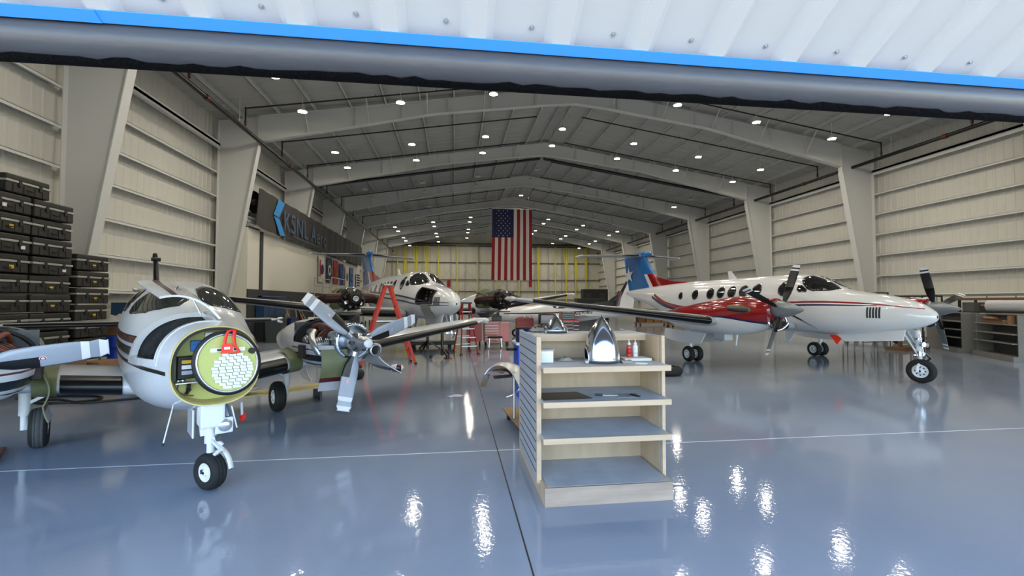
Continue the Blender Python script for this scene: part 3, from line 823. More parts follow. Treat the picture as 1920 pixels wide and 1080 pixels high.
            for k in range(4):
                a=base+k*PI/2
                blade(root,'propeller_blade',1.15,.17,.20,1.15,a,(-1.22,y,1.62),('blade_black','blade_dgray','blade_black','blade_white','x'),black_to=.5,tip=((.87,.91),(.945,1.)))
            for q in (-1,1):
                g=G(); P=smooth_path([V((-3.35,0,.93)),V((-3.5,0,.72)),V((-3.75,0,.60)),V((-5.1,0,.66)),V((-5.2,0,.98))],5)
                g.prism([(p[0],y+q*.36,p[2]) for p in P],(0,q*.03,0)); g.build('gear_door','paint_white',root)
            g=G(); g.box(-3.35,-2.9,y-.14,y+.14,.74,.95); g.build('gear_bay_scoop','gray_under',root,bevel=.04)
        else:
            g=G(); g.mt=M.Translation((0,y,0))
            nx=[-2.85,-3,-3.45,-3.9,-4.4,-4.9,-5.35,-5.8,-6.1,-6.4]; NF.skin(g,nx,36); g.build('nacelle','paint_white',root)
            exposed_engine(root,y,1.62,-1.35)
        if bare: continue               # on jacks, wheels off
        # main gear with twin wheels
        g=G(); g.cyl((-4.45,y,1.1),(-4.5,y,.32),.06,n=12); g.cyl((-4.5,y-.16,.23),(-4.5,y+.16,.23),.04,n=10); g.build('gear_leg','gear_white',root)
        g=G(); g.bar((-4.4,y,.8),(-3.7,y,1.05),.04); g.build('drag_brace','gear_white',root)
        for q in (-1,1): wheel(root,(-4.5,y*.965+q*.15,.232),.232,.16)
    # nose gear
    g=G(); g.cyl((-.05,0,1.15),(-.02,0,.62),.055,n=12); g.cyl((-.02,0,.62),(0,0,.42),.04,n=12); g.build('gear_leg','gear_white' ,root)
    if not bare:
     g=G(); g.tube([(0,.0,.44),(.0,-.06,.42),(0,-.13,.34),(0,-.13,.25)],.032,n=8); g.build('fork','gear_white',root)
    g=G(); g.bar((.03,0,.7),(.20,0,.56),.035); g.bar((.20,0,.56),(.02,0,.44),.035); g.build('torque_link','chrome',root)
    g=G(); g.bar((-.05,-.18,.62),(-.05,.14,.60),.03); g.cyl((.04,-.04,.86),(.10,-.05,.86),.055,n=12); g.cyl((.04,.06,.84),(.10,.06,.84),.05,n=12); g.build('taxi_light','chrome',root)
    if not bare: wheel(root,(0,0,.265),.265,.17,steer=.25,holes=8)
    for q in (-1,1):
        g=G(); g.prism([(-.15,q*.20,1.17),(-.18,q*.24,.92),(-1.5,q*.22,.80),(-1.75,q*.20,.96)],(0,q*.025,0)); g.build('gear_door','paint_white',root)
    if not bare:
        g=G(); g.prism([(-1.6,-.2,.93),(-1.75,-.22,.70),(-1.95,-.2,.94)],(0,.03,0)); g.build('marker_ribbon','red_tag',root)
    for k,(a,b,r) in enumerate((((-.30,.08,1.12),(-.02,.05,.62),.022),((-.30,-.08,1.12),(-.02,-.05,.62),.022),((.05,.07,1.15),(.06,.04,.55),.012),((.04,-.08,1.10),(.08,-.03,.60),.010),((-.08,0,.78),(-.34,.02,1.05),.03))):
        g=G(); g.cyl(a,b,r,n=8); g.build('gear_strut',('gear_white','gear_white','steel_dark','chrome','chrome')[k],root)
    g=G(); g.cyl((-.02,0,.60),(-.02,0,.70),.07,n=14); g.build('strut_collar','chrome',root)
    g=G(); g.cyl((-.04,0,.95),(-.035,0,1.0),.07,n=14); g.build('strut_collar','chrome',root)
    # antennas
    g=G(); g.prism([(-5.35,-.015,2.58),(-5.62,-.015,2.86),(-5.75,-.015,2.86),(-5.70,-.015,2.58)],(0,.03,0)); g.build('antenna','paint_white',root)
    g=G(); g.prism([(-3.1,-.015,.95),(-3.35,-.015,.62),(-3.5,-.015,.62),(-3.45,-.015,.95)],(0,.03,0)); g.build('antenna','paint_white',root)
    if nose_door:
        # open avionics bay
        g=G(); bx=(-.5,-.7,-.85,-1.0,-1.3,-1.45); JJ=range(29,37)
        g.loft([[F.off(x,ths[j],-.20) for j in JJ] for x in bx],closed=False,caps=False)
        for x in (bx[0],bx[-1]): g.loft([[F.pt(x,ths[j]) for j in JJ],[F.off(x,ths[j],-.20) for j in JJ]],closed=False,caps=False)
        for j in (29,36): g.loft([[F.pt(x,ths[j]) for x in bx],[F.off(x,ths[j],-.20) for x in bx]],closed=False,caps=False)
        bay=g.build('avionics_bay','engine_dark',root)
        for i in range(4):
            for k in range(3):
                xx=-.68-.25*k; zz=1.50+.10*i; yy=F.off(xx,F.th(xx,zz,-1),-.19).y; g=G(); g.box(xx-.10,xx+.08,yy,yy+.02,zz,zz+.07); g.build('avionics_unit',('steel_dark','frame_dark','alu')[(i+k*2)%3],bay)
        loop=[F.off(x,ths[29],.012) for x in bx]+[F.off(bx[-1],ths[j],.012) for j in range(30,37)]+[F.off(x,ths[36],.012) for x in bx[::-1][1:]]+[F.off(bx[0],ths[j],.012) for j in range(35,29,-1)]
        g=G(); g.tube(loop+[loop[0]],.028,n=6); g.build('bay_door_frame','frame_dark',root)
        g=G(); R=[[F.off(x,F.th(x,z,-1),.025+.01*sin(x*30)) for x in (-.62,-.72,-.82,-.92,-1.02,-1.14)] for z in (1.47,1.36,1.25,1.14)]
        R+=[[V((x-.02,p.y-.01,1.0)) for x,p in zip((-.68,-.75,-.83,-.91,-.99,-1.07),R[-1])]]
        g.loft(R,closed=False,caps=False); g.build('cloth_cover','cloth_gray',root)
    return root
ka_r=ka((10.29,8.73),(.15,-.9887),'white turboprop airplane with red and blue tail and gray spinners, parked on the right',False)
ka_l=ka((-.08,13.3),(.3885,-.9215),'white turboprop airplane with navy side lines and bare uncowled engines behind the red ladder',True,.27,True)

# ------------------------------------------------------------------ small piston twin in the left foreground
BF=Fus([(.20,.84,1.575,.355),(.0,.79,1.60,.40),(-.4,.70,1.635,.50),(-.9,.62,1.68,.58),(-1.2,.59,1.78,.615),(-1.6,.57,1.95,.64),(-2.0,.56,2.05,.655),(-2.6,.56,2.10,.66),(-3.5,.58,2.05,.63),(-4.5,.70,1.84,.50),(-5.5,.86,1.66,.34),(-6.6,1.02,1.54,.18),(-7.3,1.10,1.48,.09)],2.35,.46)
bh=(.575,-.818)
bn=thing('twin_engine_airplane','white twin piston airplane with maroon and black stripes and its nose cone removed, left foreground','airplane',(-2.33,4.68,0),math.atan2(bh[1],bh[0]))
F=BF
xs=[.20,.1,0,-.12,-.25,-.4,-.6,-.8,-.95,-1.05,-1.2,-1.4,-1.6,-1.8,-2.0,-2.3,-2.6,-3.0,-3.5,-4,-4.5,-5,-5.5,-6,-6.6,-7,-7.3]
NT=56
ths=[2*PI*i/NT-PI/2 for i in range(NT)]
J0,J1=27,41          # baggage door band on the aircraft's right side
g=G(); F.skin(g,xs,NT,skip=lambda i,j: xs[i]<=-.12 and xs[i+1]>=-.95 and J0<=j<J1)
fus=g.build('fuselage','paint_white_dusty',bn)
zT=F.pt(-.5,ths[J0])[2]; zB=F.pt(-.5,ths[J1])[2]
# stripes on both sides; on the right side they break at the baggage opening
for s in (-1,1):
    for m,z0,w in (('paint_maroon',1.40,.075),('paint_black',1.285,.085),('paint_black',1.175,.035)):
        xx=[-.97,-1.3,-2,-3,-4.5,-6,-7] if (s<0 and z0>1.2) else [.12,-.3,-.97,-1.6,-2.4,-3.5,-5,-7]
        g=G(); F.ribbon(g,[(x,z0-.02*min(0,x+1)*.6-.02*(x+1)*(1 if x>-1 else .6),w) for x in xx],s,.003,n=4); g.build('stripe',m,bn)
    # windows
    g=G(); F.win(g,[(-2.02,1.68),(-2.66,1.68),(-2.66,1.94),(-2.06,1.98)],s,.005,2); g.build('side_window','glass_dark',bn)
    g=G(); F.win(g,[(-2.78,1.70),(-3.5,1.70),(-3.45,1.88),(-2.80,1.92)],s,.005,2); g.build('side_window','glass_dark',bn)
    out=[(-1.13,PI/2-.05*s),(-1.22,F.th(-1.22,1.67,s)),(-1.60,F.th(-1.6,1.64,s)),(-1.86,F.th(-1.86,1.69,s)),(-1.84,F.th(-1.84,1.90,s)),(-1.80,PI/2-.05*s)]
    g=G(); F.patch(g,chaikin(out,1),.005,8); g.build('windshield','glass_tint',bn)
# nose baggage opening: white frame, quilted liner
Tj=[ths[j] for j in range(J0,J1+1)]
def bagrow(x,d): return [F.off(x,t,d) for t in Tj]
bx=[-.12,-.25,-.4,-.6,-.8,-.95]
g=G(); g.loft([bagrow(x,-.34) for x in bx],closed=False,caps=False)
for x in (-.12,-.95): g.loft([bagrow(x,-.03),bagrow(x,-.34)],closed=False,caps=False)
for t in (Tj[0],Tj[-1]): g.loft([[F.off(x,t,-.03) for x in bx],[F.off(x,t,-.34) for x in bx]],closed=False,caps=False)
liner=g.build('baggage_liner','quilt',bn)
for k in range(-3,9):
    for sl in (1,-1):
        P=[]
        for j in range(13):
            tt=Tj[0]+(Tj[-1]-Tj[0])*j/12; xx=-.12-.83*(k+ (j/12*5 if sl>0 else 5-j/12*5))/9
            if -.94<xx<-.13: P.append(F.off(xx,tt,-.333))
        if len(P)>2:
            g=G(); g.tube(P,.006,n=5); g.build('quilt_seam','rubber',liner)
g=G(); g.box(-.62,-.3,-.36,-.2,1.0,1.12); g.build('black_bag','rubber',bn,bevel=.03)
loop=[(x,Tj[0]) for x in bx]+[(-.95,t) for t in Tj[1:]]+[(x,Tj[-1]) for x in bx[::-1][1:]]+[(-.12,t) for t in Tj[::-1][1:-1]]
cx=-.535; ct=(Tj[0]+Tj[-1])/2
def lrow(f,d): return [F.off(cx+(x-cx)*f,ct+(t-ct)*f,d) for x,t in loop]
g=G(); g.loft([lrow(1.05,-.005),lrow(1.05,.006),lrow(.90,.004),lrow(.90,-.05)],caps=False,sm=False); g.build('opening_frame','paint_white',bn)
# raised baggage door: curved shell hinged along its upper edge
pv=F.pt(-.5,Tj[0]+(-.03)); g=G(); R=[]
rot=math.radians(-50)
dt=Tj[:]
for x in [-.12+(-.83)*k/8 for k in range(9)]:
    h=F.pt(x,Tj[0]); row=[]
    for t in dt[:-3]:
        p=F.pt(x,t)-h; row.append(V((x,h.y+p.y*cos(rot)-p.z*sin(rot),h.z+.015+p.y*sin(rot)+p.z*cos(rot))))
    R.append(row)
def off_rows(R,d):
    O=[]
    for i,r in enumerate(R):
        o=[]
        for j,p in enumerate(r):
            a=R[min(i+1,len(R)-1)][j]-R[max(i-1,0)][j]; b=r[min(j+1,len(r)-1)]-r[max(j-1,0)]
            o.append(p+a.cross(b).normalized()*d)
        O.append(o)
    return O
def shell(R,d,mf=None,m=0):
    O=off_rows(R,d); g=G(); g.loft(R,closed=False,caps=False,mf=mf,m=m); g.loft([o[::-1] for o in O],closed=False,caps=False,m=m,mf=(lambda i,j:mf(i,len(R[0])-2-j)) if mf else None)
    g.loft([R[0],O[0]],closed=False,caps=False,m=m); g.loft([O[-1],R[-1]],closed=False,caps=False,m=m)
    g.loft([[r[0] for r in R],[o[0] for o in O]][::-1],closed=False,caps=False,m=m); g.loft([[r[-1] for r in R],[o[-1] for o in O]],closed=False,caps=False,m=m); return g
n_=len(R[0])
g=shell(R,.02,mf=lambda i,j:1 if j==n_-4 else 0); bdoor=g.build('baggage_door',['paint_white','paint_maroon'],bn)
g=G(); q=R[3][n_-6]; g.tube([q+V((0,0,.0)),q+V((.02,-.03,.06)),q+V((.09,-.06,.02))],.008,n=6); g.build('door_handle','chrome',bdoor)
g=G(); a=F.pt(-.75,Tj[1]); b=R[7][3]; g.cyl(a,b,.009,n=8); g.build('prop_rod','chrome',bn)
# nose bulkhead
def oval_ring(x,f,yz=0.,n=56,c=None):
    zb,zt,w=F.prof(.20); zc=zb+(zt-zb)*.46
    R=[]
    for t in ths: p=F.pt(.20,t); R.append(V((x,p.y*f,1.2+(p.z-1.2)*f)))
    return R
g=G(); g.loft([oval_ring(.20,1.0),oval_ring(.235,1.0),oval_ring(.235,.97),oval_ring(.20,.94),oval_ring(.07,.90)],caps=False,sm=False); rim=g.build('nose_rim','zinc_yellow',bn)
g=G(); R0=oval_ring(.065,.92); g.add(R0,[list(range(NT))]); g.build('bulkhead','zinc_green',bn)
g=G(); rr=[]
for t in ths[12:45]:
    p=F.pt(.20,t); rr.append(p)
g.loft([[V((x,p.y*f,1.2+(p.z-1.2)*f)) for p in rr] for x,f in ((.225,.955),(.225,.90),(.08,.88))],closed=False,caps=False,sm=False); g.build('rim_seal','rubber',bn)
def nb(name,m,x0,x1,y0,y1,z0,z1,bev=.006,parent=None):
    g=G(); g.box(x0,x1,y0,y1,z0,z1); return g.build(name,m,parent or bn,bevel=bev)
b1=nb('relay_box','blue_box',.06,.14,-.19,-.11,1.34,1.44); nb('connector','blue_box',.14,.16,-.18,-.13,1.35,1.41,.003,b1)
b2=nb('avionics_box','white_plastic',.06,.12,-.08,.06,1.42,1.51); nb('label_plate','frame_dark',.12,.123,.0,.05,1.43,1.45,.0,b2)
b3=nb('black_unit','rubber',.06,.17,-.29,-.16,1.10,1.30); nb('label_plate','yellow_tag',.17,.173,-.26,-.18,1.24,1.27,0,b3); nb('label_plate','white_plastic',.17,.173,-.26,-.18,1.19,1.225,0,b3); nb('label_plate','blade_gray',.17,.173,-.26,-.18,1.14,1.175,0,b3)
g=G(); g.box(.06,.16,-.30,-.12,1.055,1.065); g.build('shelf_bracket','alu',bn)
for y_ in (-.28,-.245):
    g=G(); g.ball((.14,y_,1.085),.02,n=10); g.build('ball_fitting','chrome',bn)
nb('black_motor','rubber',.06,.20,.14,.25,1.38,1.50,.02)
g=G(); g.tube(smooth_path([(.08,.05,1.47),(.15,.10,1.49),(.14,.16,1.46),(.10,.22,1.40)],5),.006,n=6); g.build('wire','frame_dark',bn)
g=G(); g.tube(smooth_path([(.08,-.05,1.40),(.16,.0,1.43),(.15,.06,1.42),(.10,.12,1.44)],5),.006,n=6); g.build('wire','blue_box',bn)
g=G(); g.tube(smooth_path([(.10,-.27,1.06),(.13,-.28,.99),(.13,-.22,.95),(.10,-.16,.93)],5),.006,n=6); g.build('wire','wood_brown',bn)
g=G(); g.bar((.08,-.2,.98),(.14,-.2,1.05),.03); g.bar((.08,-.22,.94),(.13,-.19,1.0),.02); g.build('actuator','steel_dark',bn)
# radar antenna plate on its mount
AC=V((.41,.055,1.245))
def aring(x,ry,rz,n=40): return [V((x,AC.y+ry*cos(2*PI*i/n)-.02*sin(2*PI*i/n),AC.z+rz*sin(2*PI*i/n))) for i in range(n)]
g=G(); g.cyl((.07,.05,1.24),(.38,.05,1.24),.07,n=16); g.build('antenna_mount','steel_dark',bn)
g=G(); g.loft([aring(.375,.235,.26),aring(.37,.26,.285),aring(.40,.272,.298),aring(.425,.262,.287),aring(.425,.235,.26)],caps=False); ant=g.build('antenna_rim','rubber',bn)
g=G(); g.loft([aring(.40,.245,.27),aring(.422,.243,.268)],m=0); g.build('antenna_plate','zinc_green',ant)
g=G(); g.loft([aring(.421,.245,.27),aring(.428,.244,.269),aring(.428,.228,.253),aring(.421,.227,.252)],caps=False); g.build('trim_ring','alu',ant)
c0=V((.435,AC.y+.035,AC.z-.055))
hw=[.085,.12,.145,.155,.165,.165,.16,.15,.135,.11,.075]
for i,h in enumerate(hw):
    z=c0.z+.145-i*.029
    g=G(); k=max(2,int(h*2/.05)); st=h*2/k
    for q in range(k): y0=c0.y-h+q*st+(.008 if i%2 else 0); g.prism([(.428,y0,z),(.428,y0+st-.006,z-.006),(.428,y0+st-.006,z-.031),(.428,y0,z-.025)],(.012,0,0))
    g.build('slot_array_row','white_plastic',ant)
g=G(); g.box(.428,.436,AC.y-.14,AC.y+.13,AC.z+.105,AC.z+.14); br=g.build('bracket_bar','white_plastic',ant)
for y_ in (-.09,.04):
    g=G(); g.box(.436,.439,AC.y+y_,AC.y+y_+.04,AC.z+.112,AC.z+.133); g.build('data_plate','frame_dark',br)
g=G(); g.cyl((.43,AC.y+.185,AC.z+.10),(.46,AC.y+.185,AC.z+.10),.028,n=14); g.build('knob','rubber',ant)
g=G(); P=smooth_path([(.44,.10,1.545),(.455,.045,1.53),(.46,.02,1.44),(.46,.035,1.36),(.46,.055,1.34)],6); g.loft([[p+V((0,-.012,.004)),p+V((0,.012,-.004)),p+V((.004,.012,-.004)),p+V((.004,-.012,.004))] for p in P]); 
g2=G(); P2=smooth_path([(.44,.10,1.545),(.46,.09,1.47),(.465,.10,1.40),(.46,.13,1.345),(.46,.06,1.33)],6); g2.loft([[p+V((0,-.014,.004)),p+V((0,.014,-.004)),p+V((.004,.014,-.004)),p+V((.004,-.014,.004))] for p in P2])
g3=G(); g3.prism([(.462,.0,1.42),(.462,.075,1.425),(.462,.085,1.345),(.462,-.01,1.335)],(.004,0,0)); g3.build('strap_tag','red_tag',ant)
g3=G(); g3.box(.466,.467,.015,.06,1.372,1.395); g3.build('tag_label','white_plastic',ant)
g.build('safety_strap','red_tag',ant); g2.build('safety_strap','red_tag',ant)
# nose gear
W=0.
g=G(); g.box(-.16,.10,-.10,.10,.60,.84); g.build('gear_housing','gear_white',bn,bevel=.02)
for y_ in (-.085,.085):
    g=G(); g.bar((-.02,y_,.80),(-.02,y_*.7,.52),.05); g.build('gear_brace','gear_white',bn)
g=G(); g.cyl((-.03,0,.74),(-.02,0,.44),.052,n=14); g.cyl((-.02,0,.44),(-.01,0,.30),.033,n=14); leg=g.build('gear_leg','gear_white',bn)
g=G(); g.box(.06,.085,.02,.17,.53,.68); lp=g.build('landing_light_plate','gear_white',bn,bevel=.015)
g=G(); g.lathe([(.0,.026),(.03,.024),(.058,.012),(.06,0)],(.085,.10,.61),(1,0,0),n=24); g.build('landing_light','lens',lp)
g=G(); g.cyl((.05,.05,.49),(.09,.05,.49),.028,n=14); g.build('taxi_light','steel_dark',bn)
st=M.Rotation(math.radians(24),4,'Z')
g=G(); g.mt=st; g.bar((.04,0,.46),(.16,0,.40),.03); g.bar((.16,0,.40),(.04,0,.32),.03); g.bar((.04,0,.50),(.13,.03,.43),.02); g.build('torque_link','gear_white',bn)
g=G(); g.mt=st; g.cyl((0,0,.30),(0,0,.34),.05,n=14); g.tube(smooth_path([(0,.02,.33),(.0,.09,.32),(0,.10,.26),(0,.10,.18)],5),[.035]+[.03]*14+[.028],n=10); g.build('fork','gear_white',bn)
g=G(); g.mt=st; P=arc((0,.06,.18),.205,math.radians(8),math.radians(80),8,(1,0,0),(0,0,1)); g.loft([[p+V((0,-.02,0)),p+V((0,.025,0)),p+V((0,.025,0))*1+(p-V((0,.06,.18))).normalized()*.01,p+V((0,-.02,0))+(p-V((0,.06,.18))).normalized()*.01] for p in P]); g.build('mud_guard','gear_white',bn)
g=G(); g.cyl((0,-.08,.18),(0,.1,.18),.02,n=10); g.mt=st; g.build('axle','steel_dark',bn)
wheel(bn,(0,0,.175),.175,.14,steer=math.radians(24),hubr=.5,holes=0)
g=G(); g.box(-.52,-.18,-.13,-.11,.46,.74); g.build('gear_door','paint_white',bn,bevel=.06)
g=G(); g.prism([(-.15,.13,.80),(.06,.15,.78),(.05,.20,.56),(-.13,.19,.58)],(0,.012,0)); g.build('gear_door','paint_white',bn)
g=G(); g.cyl((-.15,-.28,.84),(-.05,-.36,.50),.007,n=8); g.build('drain_rod','alu',bn)
g=G(); g.cyl((-.05,-.36,.50),(-.043,-.366,.476),.010,n=8); g.build('rod_tip','rubber',bn)
g=G(); g.cyl((-.5,.35,.70),(-.5,.36,.54),.014,n=8); pm=g.build('pitot_mast','paint_white',bn)
g=G(); g.obox((-.49,.365,.53),(.02,.01,0),(0,.02,.012),(.01,0,.03)); g.build('pitot_cover','red_tag',bn)
g=G(); g.cyl((-.55,.24,.66),(-.55,.24,.56),.025,n=12); g.build('drain_pipe','alu',bn)
# tail
g=G(); g.loft(wing_rings([(0,-6.15,1.35,1.45,.10),(1.30,-6.95,.85,1.45,.09)],vert=True)); g.build('fin','paint_white',bn)
g=G(); g.loft(wing_rings([(.05,-6.16,1.35,1.45,.10),(1.28,-6.93,.85,1.45,.09)],.12,.012,vert=True),closed=False,caps=False); g.build('deicing_boot','boot',bn)
g=G(); g.lathe([(0,.1),(.04,.08),(.045,0),(.0,0)],(-7.15,0,2.76),(0,0,1),n=12); g.cyl((-6.9,-.08,2.70),(-6.9,.08,2.70),.04,n=10); g.build('beacon','rubber',bn)
for s in (-1,1):
    hsec=[(s*.1,-6.25,1.30,1.36,.11),(s*2.25,-6.75,.95,1.36,.10),(s*2.42,-6.95,.70,1.36,.08)]
    g=G(); g.loft(wing_rings(hsec)); g.build('tailplane','gray_under',bn)
    g=G(); g.loft(wing_rings([(s*.25,-6.28,1.28,1.36,.11),(s*2.2,-6.73,.96,1.36,.10)],.09,.008),closed=False,caps=False); g.build('deicing_boot','boot',bn)
    for dz in (.02,-.03):
        g=G(); g.tube([(-6.92,s*2.38,1.36+dz),(-6.9,s*2.47,1.36+dz*2),(-7.3,s*2.52,1.37+dz*2)],[.03,.03,.01],n=8); g.build('tip_fairing','paint_white',bn)
    # wings
    ws=[(s*.5,-1.38,2.05,.83,.16),(s*1.35,-1.62,1.95,.92,.16),(s*2.1,-1.82,1.75,1.0,.15),(s*5.35,-2.68,1.08,1.33,.12),(s*5.75,-2.95,.72,1.37,.10)]
    g=G(); g.loft(wing_rings(ws)); g.build('wing','paint_white_dusty',bn)
    g=G(); g.loft(wing_rings([(s*.62,-1.41,2.04,.842,.16),(s*1.12,-1.55,1.98,.895,.16)],.085,.007),closed=False,caps=False); g.build('deicing_boot','boot',bn)
    g=G(); g.loft(wing_rings([(s*2.2,-1.85,1.73,1.01,.15),(s*5.35,-2.68,1.08,1.33,.12)],.10,.008),closed=False,caps=False); g.build('deicing_boot','boot',bn)
    g=G(); g.lathe([(0,.16),(.05,.1),(.065,0),(.05,-.4),(0,-.7)],(-2.93,s*5.75,1.37),(1,0,0),n=12); g.build('tip_fairing','paint_white',bn)
    g=G(); g.loft(wing_rings([(s*1.14,-1.54,2.0,.90,.17),(s*1.33,-1.60,1.97,.92,.18)],.3,.02),closed=False,caps=False); g.build('root_fairing','olive',bn)
    # nacelle: rear body, lower cowl, open top
    y=s*1.70; ZC=1.27
    NB=Fus([(-.78,1.02,1.50,.24),(-.95,.92,1.52,.36),(-1.3,.84,1.53,.42),(-1.9,.82,1.55,.43),(-2.4,.86,1.52,.42),(-3.0,.95,1.40,.34),(-3.6,1.02,1.28,.2),(-4.0,1.06,1.20,.06)],2.5,.5)
    g=G(); g.mt=M.Translation((0,y,0)); NB.skin(g,[-1.85,-2.1,-2.4,-2.7,-3,-3.3,-3.6,-3.8,-4],36); nac=g.build('nacelle','paint_white',bn)
    g=G(); g.mt=M.Translation((0,y,0))
    R=[]
    lx=[-.78,-.86,-.95,-1.1,-1.3,-1.6,-1.9]
    zz=[.80,.86,.90,.93,.95,.99,1.08,1.115,1.14,1.16,1.22]
    for x in lx:
        zb,zt,w=NB.prof(x); row=[]
        L=[NB.th(x,max(z,zb+.002) if z>.9 else zb+(z-.8)*.3+.002,1) for z in zz]
        seq=L[::-1]+[-PI/2]+[ -PI-t for t in L]
        R.append([NB.pt(x,t) for t in seq])
    def cmf(i,j):
        k=9-min(j,21-j)                # band counted from the bottom
        return {3:2,5:2,8:1}.get(k,0)
    g.loft(R,closed=False,caps=False,mf=cmf); g.loft(off_rows(R,.012),closed=False,caps=False); cowl=g.build('lower_cowl',['paint_white_dusty','paint_maroon','paint_black'],bn)
    # engine block and details
    g=G(); g.box(-1.75,-1.0,y-.20,y+.20,1.10,1.34); eng=g.build('engine_block','steel_dark',bn,bevel=.04)
    for q in (-1,1):
        for k in range(3):
            c=V((-1.15-.24*k,y+q*.27,1.22)); g=G()
            for f in range(5): g.cyl(c+V((0,q*(-.07+f*.028),0)),c+V((0,q*(-.07+f*.028+.014),0)),.10,n=12)
            g.cyl(c-V((0,.08*q,0)),c+V((0,.08*q,0)),.075,n=12); g.build('cylinder_head','alu' if k!=1 else 'steel_dark',eng)
    for k in range(4):
        rn=random.Random(k+int(s*3)); g=G()
        P=[(-1.78,y-.2+.13*k,1.38),(-1.55,y-.16+.11*k+rn.uniform(-.03,.03),1.46+rn.uniform(-.03,.03)),(-1.3,y-.12+.09*k,1.44),(-1.05,y-.05+.05*k,1.36)]
        g.tube(smooth_path(P,5),.028,n=8); g.build('orange_hose','hose_orange',eng)
    rn=random.Random(11+int(s))
    for k in range(7):
        x0_=-1.08-.11*k; g=G(); g.tube(smooth_path([(x0_,y-.30,1.24),(x0_-.05,y-.18,1.37+rn.uniform(-.02,.05)),(x0_-.02,y,1.43+rn.uniform(-.03,.03)),(x0_+.04,y+.16,1.38),(x0_,y+.31,1.25)],5),rn.choice((.014,.018,.024)),n=7); g.build('engine_hose',rn.choice(('hose_orange','hose_orange','rubber','engine_brown')),eng)
    for k,(dx,dy,dz,rr) in enumerate(((-.98,-.16,1.33,.07),(-1.05,.18,1.31,.06),(-1.7,.12,1.40,.07),(-1.62,-.24,1.35,.06))):
        g=G(); g.cyl((dx-.07,y+dy,dz),(dx+.07,y+dy,dz),rr,n=14); g.build('accessory',('alu','steel_dark','gray_bin','alu')[k],eng)
    g=G(); g.tube(smooth_path([(-1.0,y-.34,1.10),(-1.05,y-.40,1.22),(-1.2,y-.38,1.33),(-1.35,y-.30,1.38)],5),.045,n=10); g.build('air_duct','alu',eng)
    for q in (-1,1):
        g=G(); g.tube(smooth_path([(-1.7,y+q*.34,1.16),(-1.4,y+q*.37,1.14),(-1.15,y+q*.33,1.12)],5),.035,n=8); g.build('exhaust_tube','chrome',eng)
        g=G(); g.box(-1.24,-1.12,y+q*.33,y+q*.37,1.20,1.30); g.build('baffle','white_plastic',eng)
    g=G(); g.ball((-1.45,y-.1,1.42),.10,n=14,sc=(1.3,1,.8)); g.build('intake_plenum','gray_bin',eng)
    g=G(); g.box(-1.9,-1.86,y-.40,y+.40,.95,1.50); g.build('firewall','steel_dark',bn)
    # rear cowl lip arched over the opening
    g=G(); P=arc((-1.84,y,1.18),.40,math.radians(5),math.radians(175),16,(0,1,0),(0,0,.85)); g.tube(P,.02,n=6); g.build('cowl_seal','rubber',nac)
    g=G(); g.box(-2.30,-2.05,y-.09,y+.09,1.52,1.56); sc_=g.build('scoop','paint_white',nac,bevel=.02)
    g=G(); g.box(-2.055,-2.045,y-.07,y+.07,1.525,1.552); g.build('scoop_mouth','rubber',sc_)
    # hanging side panel of the cowl, green inside
    inn=-s
    if s>0: R=[[V((-.74-.06*(1-f)+.05*sin(k*.5)-.005*k,1.30+.32*f,1.17-.06*k)) for k in range(10)] for f in (1,.66,.33,0)]
    else: R=[[V((x,y+inn*(.47+.05*sin(k*.5)+(.10*(k-6)/3 if k>6 else 0)),1.06-.055*k)) for k in range(10)] for x in (-1.42,-1.55,-1.7,-1.85)]
    g=shell(R,.012,mf=lambda i,j:1 if j in (6,) else 2 if j>6 else 0); g.build('cowl_door',['olive','paint_maroon','gray_under'],bn)
    # oil cooler
    g=G(); g.box(-1.5,-1.32,y+inn*.42-.05,y+inn*.42+.05,1.02,1.20); oc=g.build('oil_cooler','engine_dark',bn,bevel=.01)
    if s>0:
        R=[[V((x,y+.45+.30*(1-cos(k*.20)) ,1.08-.040*k)) for k in range(9)] for x in (-.95,-1.15,-1.35,-1.55,-1.75)]
        R=[[p+V((.0+.02*j,0,0)) for j,p in enumerate(r)] for r in R]
        g=shell(R,.012,mf=lambda i,j:1 if j>=6 else 0); g.build('cowl_door',['paint_white_dusty','paint_black'],bn)
        g=G(); g.lathe([(.0,.06),(.05,.03),(.06,-.04),(.05,-.12)],(-1.0,y+.84,.80),(0.6,.8,0),n=14,mf=lambda i,j:1 if i==1 else 0); g.build('loose_tip',['paint_white','paint_maroon'],bn)
        g=G(); g.tube([(-1.2,y+.30,1.10),(-.95,y+.34,1.12),(-.80,y+.36,1.12)],.075,n=18,caps=False); g.lathe([(.068,0),(.095,0),(.095,.05),(.068,.05)],(-.84,y+.36,1.12),(1,0,0),n=20); g.build('exhaust_outlet','alu',bn)
        g=G(); g.cyl((-1.1,y+.34,1.115),(-1.05,y+.35,1.12),.07,n=14); g.build('exhaust_inside','rubber',bn)
    # propeller
    g=G(); g.lathe([(.05,-.30),(.22,-.28),(.25,-.22),(.25,-.16),(.21,-.14),(.20,-.20),(.10,-.2)],(-.55,y,ZC),(1,0,0),n=30); g.build('backing_plate','alu_polished',bn)
    g=G(); g.lathe([(.0,-.2),(.11,-.18),(.125,-.05),(.115,.07),(.085,.10),(.085,.22),(.065,.235),(.065,.33),(.055,.345),(.0,.345)],(-.6,y,ZC),(1,0,0),n=24); hubo=g.build('propeller_hub','alu',bn)
    g=G(); g.lathe([(.0,.36),(.05,.36),(.056,.35),(.056,.30)],(-.6,y,ZC),(1,0,0),n=20); g.build('hub_cap','white_plastic',hubo)
    for k in range(6):
        a=k*PI/3; g=G(); g.cyl((-.56,y+.115*cos(a),ZC+.115*sin(a)),(-.48,y+.115*cos(a),ZC+.115*sin(a)),.022,n=8); g.build('hub_lug','steel_dark',hubo)
